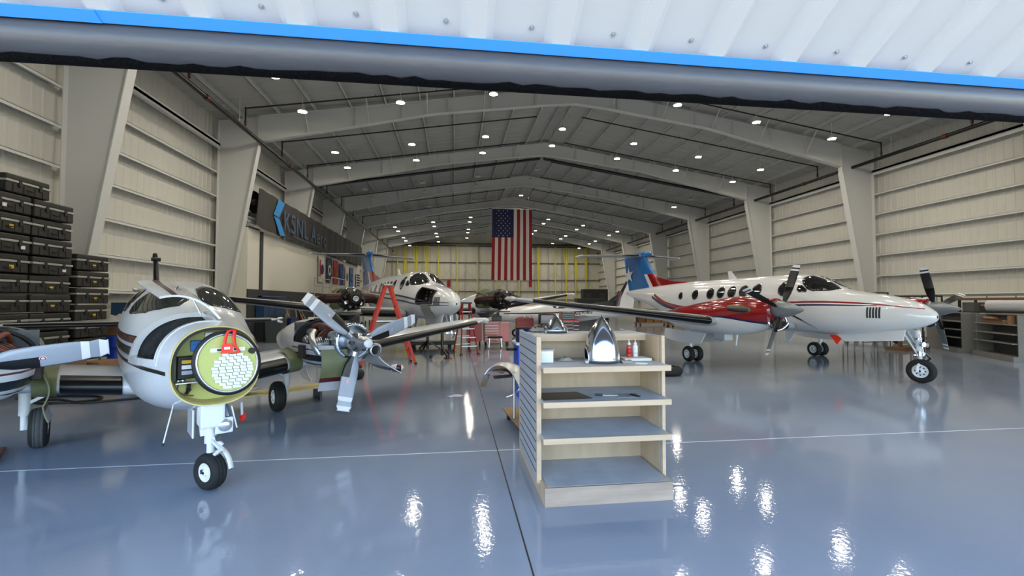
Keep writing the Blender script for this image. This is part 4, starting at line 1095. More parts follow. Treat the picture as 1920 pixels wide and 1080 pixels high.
    for k in range(3):
        a=math.radians((17 if s>0 else 4.8)+120*k)
        g=G(); u=V((0,cos(a),sin(a))); o=V((-.6,y,ZC)); g.cyl(o+u*.05,o+u*.19,.055,n=14); g.build('blade_clamp','alu',hubo)
        b=blade(bn,'propeller_blade',.90 if s>0 else .96,.15,.205,-.42,a,(-.6,y,ZC),('blade_gray','blade_dgray','blade_black','blade_white','x'),black_to=.52,tip=((.80,.86),(.93,1.)),sweep=-.4)
        # oval maker's emblem
        g=G(); o2=o+u*.50; t_=V((0,-sin(a),cos(a))); q_=(V((1,0,0))*(-sin(-.42-.12)) ); tv=(t_*-1).normalized()
        mt=M.Translation((-.6,y,ZC))@M.Rotation(a-PI/2,4,'X')@M.Translation((0,0,.52))@M.Rotation(.55,4,'Z')
        g.mt=mt; g.lathe([(.0,.0165),(.026,.0165)],(0,.01,0),(1,0,0),n=18); 
        g.v=[v for v in g.v]; em=g.build('blade_emblem','blade_white',b)
        g=G(); g.mt=mt; g.lathe([(.013,.0178),(.020,.0178)],(0,.01,0),(1,0,0),n=18); g.build('emblem_ring','emblem_red',em)
    # main gear
    yy=s*1.48
    g=G(); g.cyl((-2.85,yy,.92),(-2.90,yy,.42),.055,n=12); g.cyl((-2.9,yy,.42),(-2.9,yy,.24),.035,n=12); g.build('gear_leg','gear_white',bn)
    g=G(); g.bar((-2.9,yy-s*.02,.55),(-2.6,yy-s*.5,.85),.035); g.build('side_brace','gear_white',bn)
    g=G(); g.bar((-2.95,yy,.42),(-3.08,yy,.34),.03); g.bar((-3.08,yy,.34),(-2.95,yy,.24),.03); g.build('torque_link','alu',bn)
    wheel(bn,(-2.9,yy-s*.13,.245),.245,.17,tread='tread' if s<0 else 'tire',hubr=.46,holes=6)
    R=[[V((x,yy+s*(-.20-.01*k*k*.35)*(-1 if s<0 and False else 1)*-1,.92-.075*k)) for k in range(7)] for x in (-2.62,-2.75,-2.9,-3.1)]
    g=shell(R,.012); g.build('gear_door','paint_white',bn)

# ------------------------------------------------------------------ near shelf unit and what lies on it
def shelf_unit(loc, rz, label, W=1.19, near=True, group=None):
    t=thing('gondola_shelf',label,'shelf unit',loc,rz,group)
    pl,pn,sg_,sw_=('ply','pine','shelf_gray','slatwall') if near else ('gondola_gray','gondola_gray','gondola_gray','gondola_gray')
    def p(name,m,*b,bev=.004,par=None):
        g=G()
        for q in b: g.box(*q)
        return g.build(name,m,par or t,bevel=bev)
    D=1.52
    p('base_front','pine_worn' if near else pn,(0,W,0,.03,0,.165)); p('base_rear',pn,(0,W,D-.03,D,0,.165))
    for x in (0,W-.03): p('base_side',pn,(x,x+.03,.03,D-.03,0,.165))
    p('base_deck',sg_,(0.03,W-.03,.03,D-.03,.13,.16)); 
    g=G(); g.box(.03,W-.03,.03,.70,.16,.166); g.build('deck_lining',sg_,t)
    y0,y1=.20,1.32
    for x in (-.03,W+.03):
        a,b=(x,x+.03) if x<0 else (x-.03,x)
        sp=p('side_panel',sw_,(a,b,y0+.04,y1-.04,.12,1.47),bev=.002)
        if near:
            for i in range(14):
                z=.22+i*.0905; xx=a-.003 if x<0 else b; g=G(); g.box(xx,xx+.003,y0+.05,y1-.05,z,z+.007); g.build('slat_groove','slot',sp)
        for yy in (y0,y1-.04): p('post',pn,(a-.002,b+.012 if x<0 else b+.002,yy,yy+.04,.13,1.475))
    p('back_panel',pl,(0,W,.70,.72,.13,1.44)); p('top_board',sg_ if near else pn,(0,W,.58,.95,1.455,1.475))
    p('top_rail',pn,(0,W,.55,.58,1.40,1.47))
    p('inner_side',pl,(.001,.008,.25,.70,.17,1.46)) ; p('inner_side',pl,(W-.008,W-.001,.25,.70,.17,1.46))
    for z in (.56,.88,1.19):
        s_=p('shelf_board',sg_,(.0,W,.04,.70,z-.0,z+.025)); p('shelf_lip',pn,(-.005,W+.005,.02,.045,z-.025,z+.027),par=s_)
        p('rear_shelf',sg_,(.0,W,.72,1.32,z,z+.025))
    return t
su=shelf_unit((.785,3.885,0),0,'wooden gondola shelf unit with grey shelves standing alone at the hangar opening')
ZS=1.216
# polished spinner with blade cut-outs
def cone(loc, H, R, label, rz=0, pw=2.5):
    t=thing('propeller_spinner',label,'spinner',loc,rz)
    N=48; rows=[]; zs=[0,.02,.05,.1,.15,.2,.25,.3,.36,.42,.5,.58,.66,.74,.82,.89,.95,.985,1]
    def rad(z): return R*(1-.03*z)*max(.004,1-max(0,(z-.08)/.92)**pw)
    def skip(i,j):
        zm=(zs[i]+zs[i+1])/2; a=(2*PI*(j+.5)/N)
        for c in (0,PI):
            d=abs((a-c+PI)%(2*PI)-PI)
            if zm<.30 and zm>0 and d<.42*math.sqrt(max(0,1-(zm/.30)**2.6)): return True
        return False
    R_=[[V((rad(z)*cos(2*PI*j/N),rad(z)*sin(2*PI*j/N),z*H)) for j in range(N)] for z in zs]
    g=G(); g.loft(R_,caps=False,skip=skip); g.build('shell','alu_polished',t)
    g=G(); g.loft([[V((p.x*.97,p.y*.97,p.z)) for p in r] for r in R_[:-3]],caps=False,skip=skip); g.build('inner_shell','rubber',t)
    for c in (0,PI):
        P=[]
        for k in range(21):
            q=PI*k/20; d=.44*cos(q); zz=.30*abs(sin(q))**.77+.0; rr=rad(zz)*1.005; P.append((rr*cos(c+d),rr*sin(c+d),zz*H+.004))
        g=G(); g.tube(P,.006,n=6); g.build('cutout_edge','alu',t)
    g=G(); g.lathe([(R*1.004,.002),(R*1.006,.0),(R*1.006,.035),(R*1.0,.037)],n=48); g.build('base_ring','alu',t)
    return t
cone((1.42,4.22,ZS),.455,.165,'polished metal spinner with dark cut-outs standing on the top shelf of the wooden unit')
c2=cone((1.05,4.60,1.476),.20,.125,'pointed metal spinner on top board of the shelf unit, beside the cloth',0,1.35)
t=thing('cloth_rag','crumpled grey cloth lying on the left end of the shelf unit top','cloth',(.90,4.76,1.476))
g=G(); rnd=random.Random(4)
rows=[[V((-.09+.20*i/8,-.10+.22*j/6,.012+.035*abs(sin(i*1.9+j*.8))*(1 if 0<i<8 and 0<j<6 else .2))) for i in range(9)] for j in range(7)]
g=shell(rows,.004); g.build('cloth','cloth_gray',t)
def bottle(x,y,z,m,label):
    t=thing('squeeze_bottle',label,'bottle',(x,y,z))
    g=G(); g.lathe([(0,0),(.024,0),(.026,.006),(.026,.10),(.024,.112),(.012,.122),(.012,.13)],n=18); b=g.build('body',m,t)
    g=G(); g.lathe([(.0262,.03),(.0266,.03),(.0266,.085),(.0262,.085)],n=18); g.build('label','white_plastic' if m!='bottle_red' else 'emblem_red',b)
    g=G(); g.lathe([(.016,.122),(.016,.138),(.006,.145),(.003,.175),(0,.176)],n=14); g.build('nozzle','white_plastic' if m!='bottle_red' else 'blade_white',t)
t=thing('parts_tray','cream shallow board lying on the right end of the top shelf under the bottles','tray',(1.80,4.31,ZS))
g=G(); g.box(-.15,.13,-.11,.10,0,.03); g.build('board','cream',t,bevel=.008)
bottle(1.745,4.33,ZS+.03,'bottle_red','red squeeze bottle with white nozzle on the top shelf board')
bottle(1.815,4.34,ZS+.03,'white_plastic','white squeeze bottle with grey label on the top shelf board')
t=thing('round_lid','small round white lid on the top shelf in front of the cream board','lid',(1.755,4.06,ZS))
g=G(); g.lathe([(0,.006),(.055,.006),(.06,.003),(.06,0)],n=24); g.build('disc','white_plastic',t)
t=thing('storage_box','white translucent plastic box at the left end of the top shelf','box',(.868,4.25,ZS))
g=G(); g.box(-.06,.07,-.05,.07,0,.115); b=g.build('box','white_plastic',t,bevel=.008)
g=G(); g.box(-.067,.077,-.057,.077,.115,.128); g.build('lid','plastic_film',t,bevel=.004)
g=G(); g.box(-.045,.055,-.053,-.05,.02,.09); g.build('label','paper',b); 
t=thing('plastic_bag','crumpled clear plastic bag of parts on the top shelf beside the box','bag',(1.10,4.35,ZS))
g=G(); rows=[[V((-.09+.18*i/8,-.05+.10*j/5,.004+.045*abs(sin(i*2.3+j*1.4)*sin(PI*j/5)*sin(PI*i/8)))) for i in range(9)] for j in range(6)]
g=shell(rows,.002); g.build('film','plastic_film',t); g=G(); g.tube(smooth_path([(.0,0,.012),(.05,.03,.02),(.08,-.01,.012)],5),.006,n=6); g.build('tube','bottle_red',t)
t=thing('plastic_bag','small clear bag of hardware at right foot of the spinner on top shelf','bag',(1.63,4.13,ZS))
g=shell([[V((-.05+.1*i/6,-.06+.12*j/5,.003+.03*abs(sin(i*2+j*1.3)*sin(PI*j/5)))) for i in range(7)] for j in range(6)],.002); g.build('film','plastic_film',t)
t=thing('glass_jar','tiny glass jar at left foot of the spinner on top shelf','jar',(1.235,4.10,ZS))
g=G(); g.lathe([(0,0),(.018,0),(.02,.02),(.014,.034),(0,.036)],n=14); g.build('glass','lens',t)
Z2=.906
t=thing('rubber_mat','flat black sheet lying on the left of the second shelf','mat',(.80,3.98,Z2))
g=G(); g.prism([(.0,.02,0),(.47,.05,0),(.40,.36,0),(.0,.34,0)],(0,0,.004)); g.build('sheet','black_paint',t)
t=thing('hand_file','grey metal file lying in the middle of the second shelf','tool',(1.40,4.14,Z2),-.15)
g=G(); g.box(0,.15,-.012,.012,0,.008); g.build('blade_strip','alu',t); g=G(); g.cyl((-.07,0,.010),(.0,0,.010),.010,n=10); g.build('handle','steel_dark',t)
t=thing('sanding_sheet','pale green flat sheet on the right of the second shelf','sheet',(1.52,4.05,Z2))
g=G(); g.prism([(0,0,0),(.18,-.02,0),(.24,.14,0),(.05,.15,0)],(0,0,.003)); g.build('sheet','cloth_gray',t)
t=thing('scraper','short black scraper lying on the pale sheet at the right of second shelf','tool',(1.70,4.08,Z2+.003),1.9)
g=G(); g.box(-.06,.06,-.014,.014,0,.012); g.build('handle','black_paint',t,bevel=.003); g=G(); g.box(.06,.09,-.012,.012,.002,.005); g.build('blade_strip','alu',t)
# platform dolly with bent cowling pieces
t=thing('platform_dolly','low plywood dolly carrying bent cowl sheets left of the shelf unit','dolly',(1.12,6.35,0),.10)
g=G(); g.box(-.32,.5,-.75,.62,.13,.155); g.build('deck','pallet_wood',t)
for x,y in ((-.25,-.62),(.42,-.62),(-.25,.5),(.42,.5)):
    g=G(); g.cyl((x-.02,y,.045),(x+.02,y,.045),.045,n=14); cw=g.build('caster','rubber',t); g=G(); g.box(x-.03,x+.03,y-.02,y+.02,.085,.13); g.build('caster_fork','alu',cw)
for x,y,h in ((-.285,-.02,.66),(-.27,-.36,.45)):
    g=G(); g.cyl((x,y,.155),(x,y,.155+h),.022,n=12); g.build('stand_post','alu',t)
t=thing('engine_cowl','bent bare metal cowl panel with ragged end, propped on the dolly posts','cowl',(1.08,6.35,.0),.10)
P=smooth_path([(-.62,.24,.74),(-.54,.2,.84),(-.42,.12,.875),(-.32,-.02,.82),(-.24,-.2,.66),(-.20,-.34,.46)],6)
R=[[p+V((0,0,0)),p+V((.08,.10,.03)),p+V((.20,.20,.01)),p+V((.32,.26,-.05))] for p in P]
g=shell(R,.012); g.build('outer_skin','alu',t)
g=shell([[p+V((.02,.02,-.05)),p+V((.16,.12,-.06)),p+V((.30,.2,-.10))] for p in P[6:20]],.006); g.build('liner','engine_brown',t)
g=shell([[V((-.63-.012*k+.03*i,.24+.01*i,.74-.035*k)) for i in range(4)] for k in range(6)],.004); g.build('foil_flap','alu_polished',t)
g=shell([[V((-.50+.05*k,.16+.03*i-.02*k,.68+.006*k+.01*i)) for i in range(4)] for k in range(6)],.01); g.build('lower_bracket','alu',t)
t=thing('cowl_strip','curved narrow metal strip hanging below the cowl panel on dolly','cowl',(1.08,6.35,.155),.10)
P=smooth_path([(-.34,.06,.28),(-.24,.04,.32),(-.15,.0,.42),(-.12,-.02,.56)],6); g=shell([[p,p+V((.03,.05,.0)),p+V((.05,.10,-.02))] for p in P],.01); g.build('strip','alu',t)
P=smooth_path([(.05,-.2,.02),(-.02,-.24,.10),(.03,-.28,.20),(.10,-.30,.36)],6); g=shell([[p,p+V((.03,.05,.0)),p+V((.08,.09,.0))] for p in P],.01); g.build('strip','alu_polished',t)

# blue cabinet and drum behind the shelf unit
t=thing('parts_washer','bright blue metal cabinet with white edge behind the shelf unit','cabinet',(1.49,8.7,0))
g=G(); g.box(-.30,.35,-.3,.35,.0,.98); b=g.build('body','bright_blue',t,bevel=.01)
g=G(); g.box(-.33,.38,-.33,.38,.98,1.02); g.build('top_edge','white_plastic',t)
g=G(); g.box(-.22,.1,-.312,-.30,.30,.80); d_=g.build('door_panel','drum_navy',b); g=G(); g.tube(arc((-.12,-.32,.34),.05,0,2*PI,14,(1,0,0),(0,0,1)),.012,n=6); g.build('ring_handle','rubber',d_)
for z in (.93,.86): 
    g=G(); g.cyl((-.25,-.315,z),(-.25,-.30,z),.012,n=8); g.build('bolt','white_plastic',b)
g=G(); g.cyl((-.40,-.05,.86),(-.40,-.05,.90),.10,n=20); g.build('side_tray','rubber',t)
t=thing('steel_drum','dark blue drum standing on the bright blue cabinet behind the shelf unit','drum',(1.38,8.66,1.02))
g=G(); g.lathe([(0,0),(.19,0),(.20,.02),(.195,.08),(.203,.09),(.195,.10),(.195,.18),(.203,.19),(.195,.2),(.195,.26),(.0,.26)],n=28); g.build('body','drum_navy',t)
g=G(); g.lathe([(.198,.25),(.21,.26),(.21,.285),(.0,.295)],n=28); g.build('lid','rubber',t)
# tyres on the floor, paper, cable
def tyre(loc,R,w,label,hub=True):
    t=thing('spare_tire',label,'tire',loc)
    g=G(); g.lathe([(R*.52,w*.12),(R*.6,0),(R*.85,0),(R*.97,w*.2),(R,w*.4),(R,w*.6),(R*.97,w*.8),(R*.85,w),(R*.6,w),(R*.52,w*.88),(R*.52,w*.12)],n=36); g.build('tire','tire',t)
    if hub:
        g=G(); g.lathe([(R*.53,w*.3),(R*.5,w*.85),(R*.3,w*.7),(R*.12,w*1.08),(0,w*1.08)],n=24); g.build('rim','hub_white',t)
        g=G(); g.lathe([(R*.36,w*.76),(R*.40,w*.84),(R*.42,w*.80)],n=24); g.build('rim_stripe','emblem_red',t)
    return t
tyre((5.2,10.6,0),.42,.19,'black tire lying flat on the floor right of the shelf unit')
t=tyre((-2.45,10.9,0),.34,.2,'reddish brown tire lying flat under the piston twin propeller',False)
t=thing('paper_sheet','single sheet of paper lying on the floor between the airplanes','paper',(.0,8.65,.001),.5)
g=shell([[V((-.14+.28*i/4,-.10+.2*j/3,.004+.006*sin(i*1.7+j))) for i in range(5)] for j in range(4)],.001); g.build('sheet','paper',t)
t=thing('power_cable','black cable looped on the floor left of the piston twin nose','cable',(-6.8,9.0,0))
g=G(); g.tube(smooth_path([(-1.2,.35,.02),(-.5,.5,.02),(.2,.35,.02),(.3,.0,.02),(-.3,-.15,.02),(-.8,.1,.02),(-.3,.1,.03),(.4,-.2,.03),(1.4,.3,.02),(2.2,.1,.02)],8),.022,n=8); g.build('cord','cable_black',t)
t=thing('creeper_board','long thin plywood board on low legs under the piston twin wing','board',(-3.15,8.35,0),.62)
g=G(); g.box(-.9,.9,-.2,.2,.22,.245); g.build('deck','zinc_yellow',t)
for x in (-.75,.75):
    g=G(); g.box(x-.02,x+.02,-.18,.18,0,.22); g.build('leg','steel_dark',t)
t=thing('metal_plate','bent grey metal plate lying on the plywood board under the wing','plate',(-3.55,8.05,.245),.62)
g=shell([[V((-.25+.12*i,-.16+.1*j,.01+.03*i*(1 if i<3 else 1)+.0*j)) for i in range(5)] for j in range(4)],.006); g.build('plate','alu',t)
t=thing('wheel_ramp','brown wooden ramp under the piston twin tire at far left','ramp',(-5.45,5.75,0),math.atan2(bh[1],bh[0]))
g=G(); g.prism([(-.4,-.3,0),(.42,-.3,0),(.30,-.3,.035),(-.4,-.3,.035)],(0,.6,0)); g.build('board','wood_brown',t)

# ------------------------------------------------------------------ ladders, stands, tool chests
def step_ladder(loc,rz,H,label,m,n=6,w0=.30,w1=.62,spread=.55,both=False,top_m='case_rim'):
    t=thing('step_ladder',label,'ladder',loc,rz)
    def pt(s,f,z): return V((s*(w1-(w1-w0)*z/H)/2, f*(spread*(1-z/H)+.06), z))
    for f in (-1,1):
        for s in (-1,1):
            g=G(); g.bar(pt(s,f,.0),pt(s,f,H),.075,.035); rl=g.build('rail',m,t); g=G(); q=pt(s,f,.0); g.box(q.x-.045,q.x+.045,q.y-.03,q.y+.03,0,.06); g.build('foot','rubber',rl)
    for f in ((-1,1) if both else (-1,)):
        for i in range(1,n):
            z=H*i/n; g=G(); a=pt(-1,f,z); b=pt(1,f,z); g.box(a.x,b.x,a.y-.04,a.y+.05,z-.012,z+.02); g.build('step','drawer_trim',t)
    for i in (range(1,n,2) if not both else ()):
        z=H*i/n+.05; g=G(); g.bar(pt(-1,1,z),pt(1,1,z),.03); g.build('rear_brace',m,t)
    g=G(); g.box(-w0/2-.05,w0/2+.05,-.13,.13,H-.01,H+.05); g.build('top_cap',top_m,t,bevel=.01)
    for s in (-1,1):
        g=G(); g.bar(pt(s,-1,H*.55),pt(s,1,H*.55),.02); g.build('spreader','alu',t)
    return t
step_ladder((-1.93,13.2,0),-1.25,2.27,'tall red stepladder beside the nose of the uncowled turboprop','ladder_red',7,.28,.60,.70,False,'case_rim')
step_ladder((.38,15.7,0),.25,1.74,'shorter red stepladder with blue cap behind the piston twin wing tip','ladder_red_dk',6,.26,.6,.45,True,'drum_navy')
t=thing('tripod_jack','black tripod jack stand under the uncowled turboprop nose','jack',(-.40,14.55,0))
g=G(); g.cyl((0,0,.08),(0,0,1.12),.045,n=12); g.build('column','black_paint',t)
g=G(); g.cyl((0,0,1.12),(0,0,1.2),.02,n=10); g.build('screw_head','chrome',t)
for k in range(3):
    a=-PI/2+.5+k*2*PI/3; g=G(); g.bar((0,0,.30),(.36*cos(a),.36*sin(a),.10),.07,.05); g.cyl((.36*cos(a),.36*sin(a),0),(.36*cos(a),.36*sin(a),.12),.05,n=10); g.build('leg','black_paint',t)
g=G(); g.box(.05,.32,-.28,-.2,.0,.04); g.build('pump_handle','emblem_red',t)
t=thing('tripod_jack','second black jack stand behind the first under the turboprop','jack',(-1.0,16.9,0))
g=G(); g.cyl((0,0,.05),(0,0,1.10),.05,n=12); g.build('column','black_paint',t)
g=G(); g.cyl((0,0,1.10),(0,0,1.16),.02,n=10); g.build('screw_head','chrome',t)
for k in range(3):
    a=.2+k*2*PI/3; g=G(); g.bar((0,0,.35),(.45*cos(a),.45*sin(a),.06),.06,.05); g.cyl((.45*cos(a),.45*sin(a),0),(.45*cos(a),.45*sin(a),.08),.05,n=10); g.build('leg','black_paint',t)
t=thing('floor_jack','low black oil drip tray with wheels behind the tripod jack','tray',(-.9,18.0,0))
g=G(); g.box(-.9,.9,-.35,.35,.12,.26); g.build('tray','black_paint',t,bevel=.02)
for x in (-.7,.7):
    g=G(); g.cyl((x,-.3,.07),(x,.3,.07),.07,n=12); g.build('roller','rubber',t)
def tool_chest(loc,rz,W,D,H,label,m,cols,legs=.14,dm='drawer_trim',fm=None):
    t=thing('tool_chest',label,'tool chest',loc,rz)
    g=G(); g.box(-W/2,W/2,0,D,legs,H); b=g.build('body',m,t,bevel=.01)
    for x0,x1,n in cols:
        for i in range(n):
            z0=legs+.04+(H-legs-.08)*i/n; z1=legs+.04+(H-legs-.08)*(i+1)/n-.015
            g=G(); g.box(-W/2+W*x0+.01,-W/2+W*x1-.01,-.015,0,z0,z1); dr=g.build('drawer',fm or m,t,bevel=.004)
            g=G(); g.box(-W/2+W*x0+.02,-W/2+W*x1-.02,-.032,-.015,z1-.035,z1-.012); g.build('drawer_pull',dm,dr)
    for x in (-W/2+.08,W/2-.08):
        for y in (.08,D-.08):
            g=G(); g.cyl((x-.02,y,.06),(x+.02,y,.06),.06,n=12); g.cyl((x,y,.07),(x,y,legs),.02,n=8); g.build('caster','rubber',t)
    return t
tool_chest((1.72,18.2,0),.03,1.05,.6,1.02,'wide red roller tool chest with open stool in front, centre of hangar','tool_red',[(0,.56,7),(.6,1,1)],.17)
t=thing('tool_cabinet','plain red steel side cabinet joined beside the wide red tool chest','cabinet',(.86,18.35,0))
g=G(); g.prism([(-.38,0,.18),(.24,0,.18),(.24,0,.98),(.05,0,.98),(-.38,0,.72)],(0,.5,0)); g.build('body','tool_red',t,bevel=.01)
for x in (-.3,.16):
    g=G(); g.cyl((x,.1,0),(x,.1,.18),.03,n=8); g.build('leg','rubber',t)
t=thing('toolbox','small black toolbox standing on the wide red tool chest','toolbox',(1.72,18.45,1.02))
g=G(); g.box(-.2,.2,-.12,.15,0,.2); g.build('body','black_paint',t,bevel=.015); g=G(); g.tube([(-.08,0,.2),(-.08,0,.26),(.08,0,.26),(.08,0,.2)],.012,n=6); g.build('handle','steel_dark',t)
t=thing('work_stool','wheeled mechanic stool with chrome frame before the red tool chest','stool',(1.55,17.3,0))
g=G(); g.box(-.28,.28,-.2,.2,.40,.45); g.build('seat','rubber',t,bevel=.02)
for x in (-.25,.25):
    for y in (-.17,.17):
        g=G(); g.cyl((x,y,.05),(x*.9,y*.9,.40),.016,n=8); g.ball((x,y,.04),.04,n=8); g.build('leg','chrome',t)
g=G(); g.box(-.24,.24,-.16,.16,.16,.18); g.build('tray','steel_dark',t)
tool_chest((3.2,20.2,0),.0,.78,.5,1.05,'faded pink drawer cabinet behind the blue drum','tool_pink',[(0,1,7)],.13,'tool_pink')
t=thing('hand_tools','heap of small hand tools on the faded pink drawer cabinet','tools',(3.2,20.4,1.05)); t['kind']='stuff'
for i in range(9):
    rn=random.Random(i); g=G(); x=-.3+.07*i; g.cyl((x,rn.uniform(-.1,.1),.02),(x+rn.uniform(-.1,.1),rn.uniform(-.1,.1),rn.uniform(.03,.12)),.016,n=6); g.build('tool',rn.choice(('steel_dark','strap_yellow','chrome','emblem_red')),t)
tool_chest((4.95,18.7,0),.0,.72,.5,1.02,'tall black and red roller tool chest under the turboprop wing','tool_red',[(0,.62,6),(.64,1,5)],.13,'drawer_trim','black_paint')
t=thing('tool_chest','black upper drawer box on the black and red roller chest','tool chest',(4.83,18.72,1.02))
g=G(); g.box(-.3,.3,0,.45,0,.36); g.build('body','tool_red',t,bevel=.01)
for i in range(4):
    g=G(); g.box(-.28,.28,-.015,0,.02+i*.085,.095+i*.085); dr=g.build('drawer','black_paint',t); g=G(); g.box(-.26,.26,-.03,-.015,.072+i*.085,.09+i*.085); g.build('drawer_pull','drawer_trim',dr)
t=thing('service_cart','black service cart with screen and open trays behind second spinner','cart',(3.95,19.0,0))
g=G(); g.box(-.3,.35,0,.4,.82,1.28); b=g.build('monitor_box','black_paint',t,bevel=.02); g=G(); g.box(-.25,.30,-.01,0,.88,1.22); g.build('screen','glass_dark',b)
for z in (.15,.42,.68):
    g=G(); g.box(-.32,.42,0,.45,z,z+.05); g.build('tray','frame_dark',t)
for x in (-.3,.4):
    for y in (.03,.42):
        g=G(); g.cyl((x,y,.1),(x,y,.82),.02,n=8); g.build('post','steel_dark',t)
        g=G(); g.cyl((x-.02,y,.05),(x+.02,y,.05),.05,n=12); g.build('caster','rubber',t)
for i,z in enumerate((.2,.47,.73)):
    g=G(); g.box(-.2,.15,.08,.3,z,z+.1); g.build('instrument','alu' if i%2 else 'steel_dark',t)
g=G(); g.cyl((.55,.1,.45),(.62,.1,.45),.22,n=20); g.build('hose_reel','rubber',t)

# ------------------------------------------------------------------ stacks of hard cases
def hard_case(name_label, tagm=None):
    t=thing('hard_case',name_label,'case')
    W,D,H=.94,.66,.38
    g=G(); g.box(-D,0,-W/2,W/2,.015,.22); b=g.build('body','case_olive',t,bevel=.02)
    g=G(); g.box(-D,0,-W/2,W/2,.26,.375); l=g.build('lid','case_olive',t,bevel=.025)
    g=G(); g.box(-D-.012,.014,-W/2-.012,W/2+.012,.218,.262); g.build('rim','case_rim',t,bevel=.006)
    for y in (-.30,-.08,.16,.33):
        g=G(); g.box(0,.012,y-.035,y+.035,.03,.19); g.build('rib','case_olive',b,bevel=.004)
    for y in (-.2,.24):
        g=G(); g.box(.0,.03,y-.03,y+.03,.15,.26); g.build('latch','frame_dark',t,bevel=.004)
    g=G(); g.tube([(0,-.06,.13),(.035,-.05,.11),(.035,.07,.11),(0,.08,.13)],.012,n=6); g.build('handle','rubber',b)
    g=G(); g.box(-D*.8,-.04,-W/2-.02,-W/2-.0,.06,.16); g.build('end_handle','frame_dark',b)
    return t
def add_tag(t,m,y,z0=.09,h=.07,w=.09):
    g=G(); g.box(.014,.018,y-w/2,y+w/2,z0,z0+h); g.build('label_tag',m,t)
base=hard_case('')
stacks=[('left-hand',9.75,0,10,0),('middle',10.74,0,10,0),('right-hand',11.86,.17,7,0)]
tags={(2,3):('yellow_tag',.05),(0,9):('white_plastic',-.1),(0,8):('yellow_tag',.05),(0,7):('white_plastic',.3),(0,6):('yellow_tag',.1),(0,3):('white_plastic',.3),(1,6):('white_plastic',.25),(1,5):('yellow_tag',.0),(1,4):('yellow_tag',.0),(1,3):('white_plastic',.3),(2,6):('yellow_tag',0),(2,5):('yellow_tag',0),(2,4):('yellow_tag',.05),(2,7):('white_plastic',.35)}
ordn=['bottom','second','third','fourth','fifth','sixth','seventh','eighth','ninth','tenth','eleventh']
first=True
for si,(nm,y,z0,n,sd) in enumerate(stacks):
    n0=n+(1 if si==0 else 0)
    for k in range(n0):
        t=base if first else copy_tree(base); first=False
        cc=[c for c in children(t)]
        top=k==n0-1
        zz=z0+k*.394; yy=y+(random.uniform(-.008,.008)); xx=-8.58+random.uniform(-.03,.02)
        if si==0 and top: yy=10.2; xx=-8.62
        t.location=(xx,yy,zz); t.rotation_euler=(0,0,random.uniform(-.006,.006))
        tg=tags.get((si,k))
        look='olive drab hard case'+(' with a yellow tag' if tg and tg[0]=='yellow_tag' else ' with a white label' if tg else '')
        lab=look+(', topmost of the' if top else ', %s up in the'%ordn[k])+' %s case stack'%sd
        tag(t,lab,'case','stacked hard cases')
        t['_tag']=1; del t['_tag']
        if tg: t2=tg
        else: t2=None
        if t2:
            add_tag(t,*t2)
            if t is base:
                pass
# the white label added to copies only (base carries none at index 0)
t=thing('pallet','wooden pallet under the right-hand case stack','pallet',(-8.83,11.86,0))
for x in (-.3,-.1,.1,.3):
    g=G(); g.box(x-.07,x+.07,-.44,.44,.125,.165); g.build('board','pallet_wood',t)
for y in (-.38,0,.38):
    g=G(); g.box(-.37,.37,y-.04,y+.04,0,.125); g.build('runner','pallet_wood',t)

# left wall clutter
t=thing('steel_drum','bright blue plastic drum under the piston twin tailplane','drum',(-9.0,13.25,0))
g=G(); g.lathe([(0,0),(.28,0),(.30,.03),(.30,.26),(.315,.28),(.30,.30),(.30,.60),(.315,.62),(.30,.64),(.30,.88),(.28,.92),(.0,.92)],n=32); g.build('body','drum_blue',t)
for i,(x,y,w,d,h,lab) in enumerate(((-8.15,10.5,.5,.62,.62,'tall brown cardboard box behind the propeller blade at left'),(-8.0,11.35,.42,.62,.46,'low brown cardboard box between case stack and blue drum'))):
    t=thing('cardboard_box',lab,'box',(x,y,0),.1-.2*i)
    g=G(); g.box(-w/2,w/2,-d/2,d/2,0,h); g.build('carton','cardboard',t,bevel=.006)
    g=G(); g.box(-w/2-.002,w/2+.002,-.03,.03,h,h+.003); g.build('tape','pallet_wood',t)
t=thing('storage_cabinet','low blue cabinet with shelves against the left wall beside cases','cabinet',(-9.3,15.3,0),0)
g=G(); g.box(-.45,.45,-1.2,1.2,0,1.78); b=g.build('carcass','cab_blue',t,bevel=.01)
for z in (.5,1.0,1.45,1.68):
    g=G(); g.box(.45,.49,-1.2,1.2,z,z+.035); g.build('shelf_edge','alu' if z in (1.68,1.45) else 'cab_blue',b)
for y in (-.6,.1,.7):
    g=G(); g.box(.45,.47,y-.25,y+.25,1.05,1.42); d_=g.build('bin_front','cab_blue',b,bevel=.01); g=G(); g.box(.47,.475,y-.08,y+.08,1.2,1.28); g.build('bin_label','paper',d_)
t=thing('cardboard_box','brown carton standing on the bright blue drum behind the tailplane','box',(-9.0,13.25,.92))
g=G(); g.box(-.25,.25,-.25,.25,0,.38); g.build('carton','cardboard',t,bevel=.006)
t=thing('plastic_sheet','crumpled grey plastic sheet draped on the carton above the blue drum','sheet',(-9.0,13.25,1.30))
g=shell([[V((-.3+.1*i,-.45+.09*j,.01+.20*abs(sin(i*.9+j*.8))*sin(PI*i/6)*sin(PI*j/10))) for i in range(7)] for j in range(11)],.004); g.build('film','plastic_film',t)
